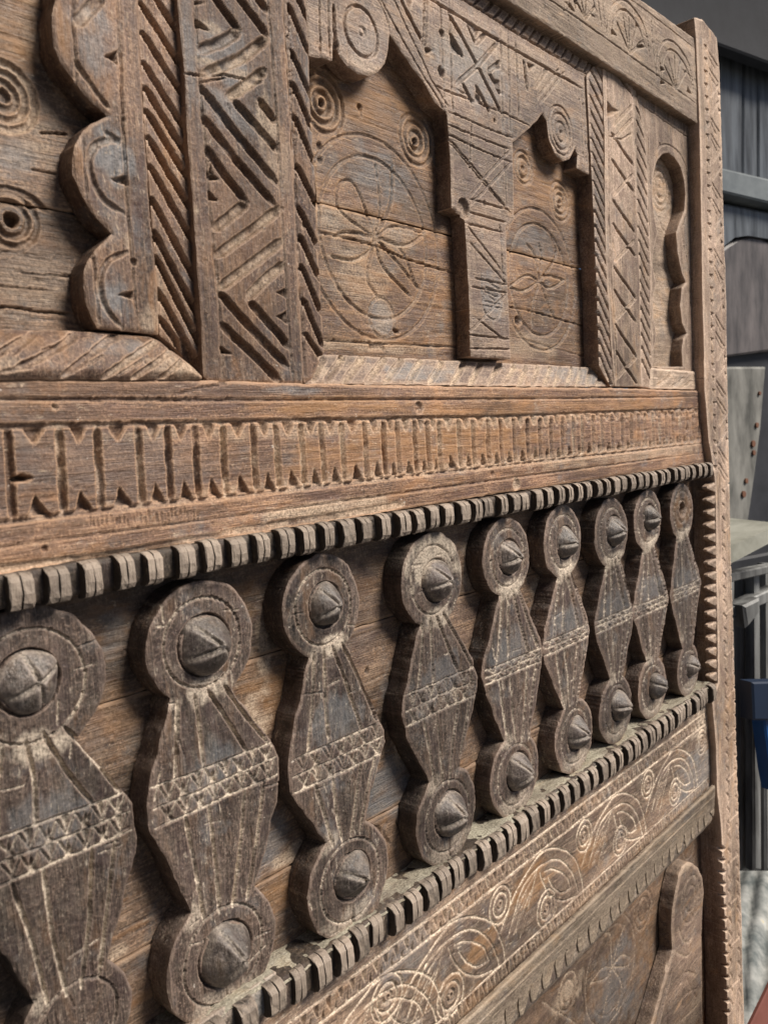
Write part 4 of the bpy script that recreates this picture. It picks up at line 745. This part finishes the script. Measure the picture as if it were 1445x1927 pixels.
board('arch_bracket', [(1279, 1646), (1285, 1632), (1294, 1623), (1304, 1625), (1315, 1634), (1322, 1650), (1325, 1680), (1323, 1702), (1321, 1760), (1322, 2000), (1204, 2000), (1227, 1927), (1246, 1860), (1267, 1788), (1265, 1750), (1266, 1715), (1271, 1680)], hbk, .018, W['uph'], panel,
      [('r', (1299, 1692), 42, 2.4, 1.3, .5), ('r', (1299, 1692), 24, 2.2, 1.3, .4), ('s', [(1276, 1745), (1286, 1772), (1300, 1768), (1308, 1740)], 2.4, 1.4, .8), ('l', [(1286, 1705), (1308, 1728)], 2, 1.6, .1), ('s', [(1270, 1790), (1290, 1800), (1304, 1786)], 2, 1.2, .8),
       ('l', [(1268, 1795), (1225, 1900), (1205, 1990)], 3, 1.6, .8), ('l', [(1262, 1830), (1230, 1960)], 7, 2.5, .1), ('s', [(1277, 1855), (1290, 1830), (1310, 1835)], 2.2, 1.2, .7), ('s', [(1270, 1900), (1290, 1870), (1312, 1860)], 1.8, 1.1, .3), ('l', [(1290, 1840), (1310, 1880)], 1.8, 1, .3), ('l', [(1280, 1920), (1312, 1890)], 1.8, 1, .4)],
      [(0, (1290, 1630), 22, 10, .7), (0, (1300, 1910), 25, 30, .4)], grain='v', edge=.002)

# ------------------------------------------------------------------ what stands behind the far end of the panel
def plain(name, c1, c2, sc, rough=.7, c3=None, th=.6, stretch=(1, 1, 1), spec=.4, bump=.2):
    m = bpy.data.materials.new(name); m.use_nodes = True; t = m.node_tree; b = t.nodes['Principled BSDF']; K = t.links
    tc = t.nodes.new('ShaderNodeTexCoord'); mp = t.nodes.new('ShaderNodeMapping'); mp.inputs['Scale'].default_value = stretch; K.new(tc.outputs['Object'], mp.inputs[0])
    n = t.nodes.new('ShaderNodeTexNoise'); n.inputs['Scale'].default_value = sc; n.inputs['Detail'].default_value = 6; n.inputs['Roughness'].default_value = .62; K.new(mp.outputs[0], n.inputs['Vector'])
    r = t.nodes.new('ShaderNodeValToRGB'); r.color_ramp.elements[0].position = .35; r.color_ramp.elements[1].position = th + .06; r.color_ramp.elements[0].color = (*c1, 1); r.color_ramp.elements[1].color = (*c2, 1)
    if c3: e = r.color_ramp.elements.new(min(.95, th + .1)); e.color = (*c3, 1)
    K.new(n.outputs[0], r.inputs[0]); K.new(r.outputs[0], b.inputs['Base Color']); b.inputs['Roughness'].default_value = rough; b.inputs['Specular IOR Level'].default_value = spec
    bu = t.nodes.new('ShaderNodeBump'); bu.inputs['Strength'].default_value = bump; bu.inputs['Distance'].default_value = .004; K.new(n.outputs[0], bu.inputs['Height']); K.new(bu.outputs[0], b.inputs['Normal'])
    return m
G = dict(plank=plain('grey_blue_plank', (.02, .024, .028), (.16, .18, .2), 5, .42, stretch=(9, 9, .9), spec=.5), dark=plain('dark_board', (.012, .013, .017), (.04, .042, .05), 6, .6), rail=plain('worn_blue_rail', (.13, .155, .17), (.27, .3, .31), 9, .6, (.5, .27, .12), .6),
         arch=plain('brown_grey_panel', (.05, .045, .046), (.17, .15, .147), 7, .5, stretch=(4, 4, 1)), lean=plain('pale_grey_board', (.07, .07, .064), (.3, .295, .27), 9, .75, stretch=(2, 2, .7)), stone=plain('pale_slab', (.2, .2, .165), (.4, .4, .345), 14, .85), metal=plain('grey_bar', (.05, .05, .05), (.26, .265, .26), 6, .5, stretch=(6, 6, .8)),
         blue=plain('blue_plastic', (.004, .04, .16), (.008, .09, .3), 5, .4), navy=plain('navy_lid', (.004, .012, .03), (.008, .02, .05), 5, .5), floor=plain('dark_floor', (.05, .047, .043), (.11, .105, .1), 7, .85), cloth=plain('stained_floor_sheet', (.1, .115, .115), (.42, .42, .4), 16, .8, (.5, .42, .22), .58), red=plain('reddish_brown_paint', (.16, .055, .04), (.3, .12, .095), 7, .6), post=plain('red_brown_post', (.09, .03, .02), (.2, .08, .05), 6, .6), spots=plain('rust', (.12, .05, .03), (.2, .09, .05), 20))
# added unseen blockers, left and overhead, that darken left faces and recesses
bx('shade_wall', -1.6, -1.52, FLOOR, 1.9, -3.2, 2.6, G['dark'], None)['kind'] = 'structure'
bx('shade_roof', -1.6, 4.5, 1.9, 1.96, -4.5, .8, G['dark'], None)['kind'] = 'structure'
CAM = np.array(camo.matrix_world.translation)
def ray(px, py):
    r = np.array([px - CC[0], py - CC[1], FL]); return np.array([r @ CU, -(r @ CN), r @ CV])
class Wall:
    """an upright plane behind the panel: a runs along it, d comes out of it towards the viewer, z is up"""
    def __init__(s, rng, ax=(.962, -.272), px=1400):
        d = ray(px, 745); s.A = np.array([ax[0], ax[1], 0.]); s.Nn = np.array([ax[1], -ax[0], 0.]); s.O = CAM + d / np.linalg.norm(d[:2]) * rng; s.O[2] = FLOOR
        s.rot = math.atan2(ax[1], ax[0])
    def p(s, px, py, d=0):
        r = ray(px, py); o = s.O + s.Nn * d; t = ((o - CAM) @ s.Nn) / (r @ s.Nn); X = CAM + r * t - o; return X @ s.A, X[2]
    def thing(s, name, label, cat, group=None):
        o = thing(name, label, cat, tuple(s.O), group); o.rotation_euler.z = s.rot; return o
    def poly(s, name, pts, d1, th, mat, parent, bev=.003):
        q = [s.p(x, y, d1) for x, y in pts]; n = len(q); cx = sum(a for a, _ in q) / n; cz = sum(b for _, b in q) / n
        ins = [(a + (cx - a) * min(.3, bev * 1.5 / (abs(cx - a) + 1e-6)), b + (cz - b) * min(.3, bev * 1.5 / (abs(cz - b) + 1e-6))) for a, b in q]
        vs = [(a, -d1, b) for a, b in ins] + [(a, -(d1 - bev), b) for a, b in q] + [(a, -(d1 - th), b) for a, b in q]
        fs = [tuple(range(n)), tuple(range(2 * n, 3 * n))[::-1]]
        for k in range(n):
            j = (k + 1) % n; fs += [(k, k + n, j + n, j), (k + n, k + 2 * n, j + 2 * n, j + n)]
        me = mesh_py(name, vs, fs); import bmesh as _b
        bm = _b.new(); bm.from_mesh(me); _b.ops.recalc_face_normals(bm, faces=bm.faces); bm.to_mesh(me); bm.free()
        return link(name, me, mat, parent)
wl = Wall(2.1)
cup = wl.thing('cupboard', 'blurred dark cupboard of bluish grey boards standing behind the far end of the carved panel', 'cupboard')
for a, b in ((1150, 1238), (1238, 1300), (1300, 1352), (1352, 1397), (1397.6, 1426), (1426.6, 1470), (1471, 1520), (1521, 1580), (1581, 1640)):
    wl.poly('plank', [(a, -160), (b, -160), (b, 345), (a, 345)], .002 * ((a * 7) % 3), .02, G['plank'], cup)
wl.poly('shadow_board', [(1150, -170), (1650, -170), (1650, 193), (1445, 118), (1352, 84), (1150, 10)], .06, .03, G['dark'], cup)  # dark board in place of cast shade, edged along the shadow line
wl.poly('cross_rail', [(1250, 290), (1650, 385), (1650, 430), (1250, 335)], .05, .05, G['rail'], cup)
wl.poly('back_board', [(1250, 330), (1650, 400), (1650, 1800), (1250, 1800)], -.01, .02, G['dark'], cup)
wl.poly('lower_rail', [(1250, 360), (1650, 440), (1650, 470), (1440, 448), (1405, 442), (1380, 448), (1360, 466), (1250, 520)], .02, .03, G['plank'], cup)
wl.poly('arched_panel', [(1345, 480), (1365, 464), (1385, 451), (1410, 445), (1432, 449), (1455, 460), (1520, 500), (1520, 655), (1445, 661), (1360, 672), (1345, 674)], .012, .03, G['arch'], cup)
w2 = Wall(1.75)
ln = w2.thing('leaning_board', 'blurred pale grey board with rusty spots leaning below the arched cupboard panel', 'board')
w2.poly('face', [(1340, 690), (1441, 690), (1432, 800), (1420, 900), (1408, 985), (1340, 985)], 0, .02, G['lean'], ln)
for x, y, r in ((1425, 800, 4), (1418, 835, 5), (1419, 852, 4), (1405, 905, 4), (1400, 930, 5), (1430, 740, 3)):
    w2.poly('rust_spot', [(x + r * .7 * math.cos(t), y + r * 1.3 * math.sin(t)) for t in np.linspace(0, 2 * math.pi, 10, endpoint=False)], .0035, .004, G['spots'], ln, .0003)
w3_ = Wall(1.5)
sb = w3_.thing('stone_slab', 'blurred pale slab lying on a grey metal rack beside the panel edge', 'slab')
def box_px(wl_, name, x0, x1, y0, y1, d0, d1, mat, parent): return wl_.poly(name, [(x0, y0), (x1, y0), (x1, y1), (x0, y1)], d1, d1 - d0, mat, parent)
q = [w3_.p(x, y, .1) for x, y in ((1360, 1035), (1470, 985), (1470, 1010), (1360, 1068))]
vs = [(a, -.1, b) for a, b in q] + [(a + .02, .09, b + (.0 if k > 1 else .006)) for k, (a, b) in enumerate(q)]
link('slab', mesh_py('slab', vs, [(3, 2, 1, 0), (0, 1, 5, 4), (1, 2, 6, 5), (2, 3, 7, 6), (3, 0, 4, 7), (4, 5, 6, 7)]), G['stone'], sb)
rk = w3_.thing('metal_rack', 'blurred grey rack of upright bars below the pale slab', 'rack')
for x0, x1, y0, y1, d in ((1396, 1409, 1085, 1640, .03), (1418, 1431, 1070, 1640, .05), (1440, 1452, 1060, 1640, .03), (1376, 1384, 1075, 1640, .0), (1462, 1480, 1060, 1640, .04)): box_px(w3_, 'upright', x0, x1, y0, y1, d - .015, d, G['metal'], rk)
w3_.poly('cross_bar', [(1360, 1082), (1480, 1058), (1480, 1072), (1360, 1100)], .07, .02, G['metal'], rk)
w3_.poly('cross_bar', [(1360, 1150), (1480, 1095), (1480, 1118), (1360, 1172)], .06, .02, G['metal'], rk)
w3_.poly('bracket', [(1399, 1140), (1430, 1125), (1432, 1150), (1404, 1183)], .075, .02, G['metal'], rk)
w3_.poly('back_sheet', [(1340, 1060), (1500, 1030), (1500, 1640), (1340, 1640)], -.06, .01, G['dark'], rk)
w4 = Wall(1.32)
bc_ = w4.thing('blue_crate', 'bright blue plastic crate with dark lid at the right edge', 'crate')
w4.poly('body', [(1437, 1352), (1560, 1352), (1560, 1500), (1456, 1490), (1449, 1450)], .06, .02, G['blue'], bc_, .002)
w4.poly('lid', [(1415, 1284), (1560, 1280), (1560, 1356), (1418, 1356)], .07, .02, G['navy'], bc_, .002)
w5 = Wall(.98)
rd = w5.thing('red_board', 'out of focus reddish brown board tilted across the bottom right corner', 'board')
w5.poly('face', [(1404, 1945), (1452, 1846), (1520, 1740), (1600, 1720), (1600, 2300), (1404, 2300)], 0, .004, G['red'], rd, .001)
bm_v = [(-3, -4, FLOOR), (6, -4, FLOOR), (6, 5, FLOOR), (-3, 5, FLOOR)]
import bmesh
bm = bmesh.new(); bmesh.ops.create_grid(bm, x_segments=60, y_segments=60, size=30)
for v in bm.verts: v.co.z = FLOOR - .004 + .003 * math.sin(v.co.x * 3.1) * math.cos(v.co.y * 2.3)
me = bpy.data.meshes.new('ground'); bm.to_mesh(me); bm.free()
gr = link('ground', me, G['floor']); gr['kind'] = 'structure'  # ground kept dark to cut bounce light on side faces
def onfloor(px, py): r_ = ray(px, py); return CAM + r_ * ((FLOOR + .012 - CAM[2]) / r_[2])
A_, B_, C_, D_ = (onfloor(*p) for p in ((1330, 1632), (1530, 1560), (1700, 2100), (1330, 2000)))
n_ = 40; vs = []
for j in range(n_ + 1):
    for i in range(n_ + 1):
        a, b = i / n_, j / n_; P_ = (A_ * (1 - a) + B_ * a) * (1 - b) + (D_ * (1 - a) + C_ * a) * b
        vs.append((P_[0], P_[1], FLOOR + .01 + .02 * abs(math.sin(9 * a + 4 * b) * math.cos(7 * b - 3 * a)) + .012 * abs(math.sin(23 * a * b + 11 * a))))
fs = [(j * (n_ + 1) + i, (j + 1) * (n_ + 1) + i, (j + 1) * (n_ + 1) + i + 1, j * (n_ + 1) + i + 1) for j in range(n_) for i in range(n_)]
shn = thing('added_floor_sheet', 'pale stained floor at the lower right edge, laid as an added sheet', 'sheet', (float(A_[0]), float(A_[1]), FLOOR))
_o = link('sheet', mesh_py('sheet', [(x - A_[0], y - A_[1], z - FLOOR) for x, y, z in vs], fs, True), G['cloth'], shn)  # added sheet gives the pale floor tone while the ground stays dark
print('objects', len(bpy.data.objects), 'tris', sum(len(o.data.polygons) * 2 for o in bpy.data.objects if o.type == 'MESH'))
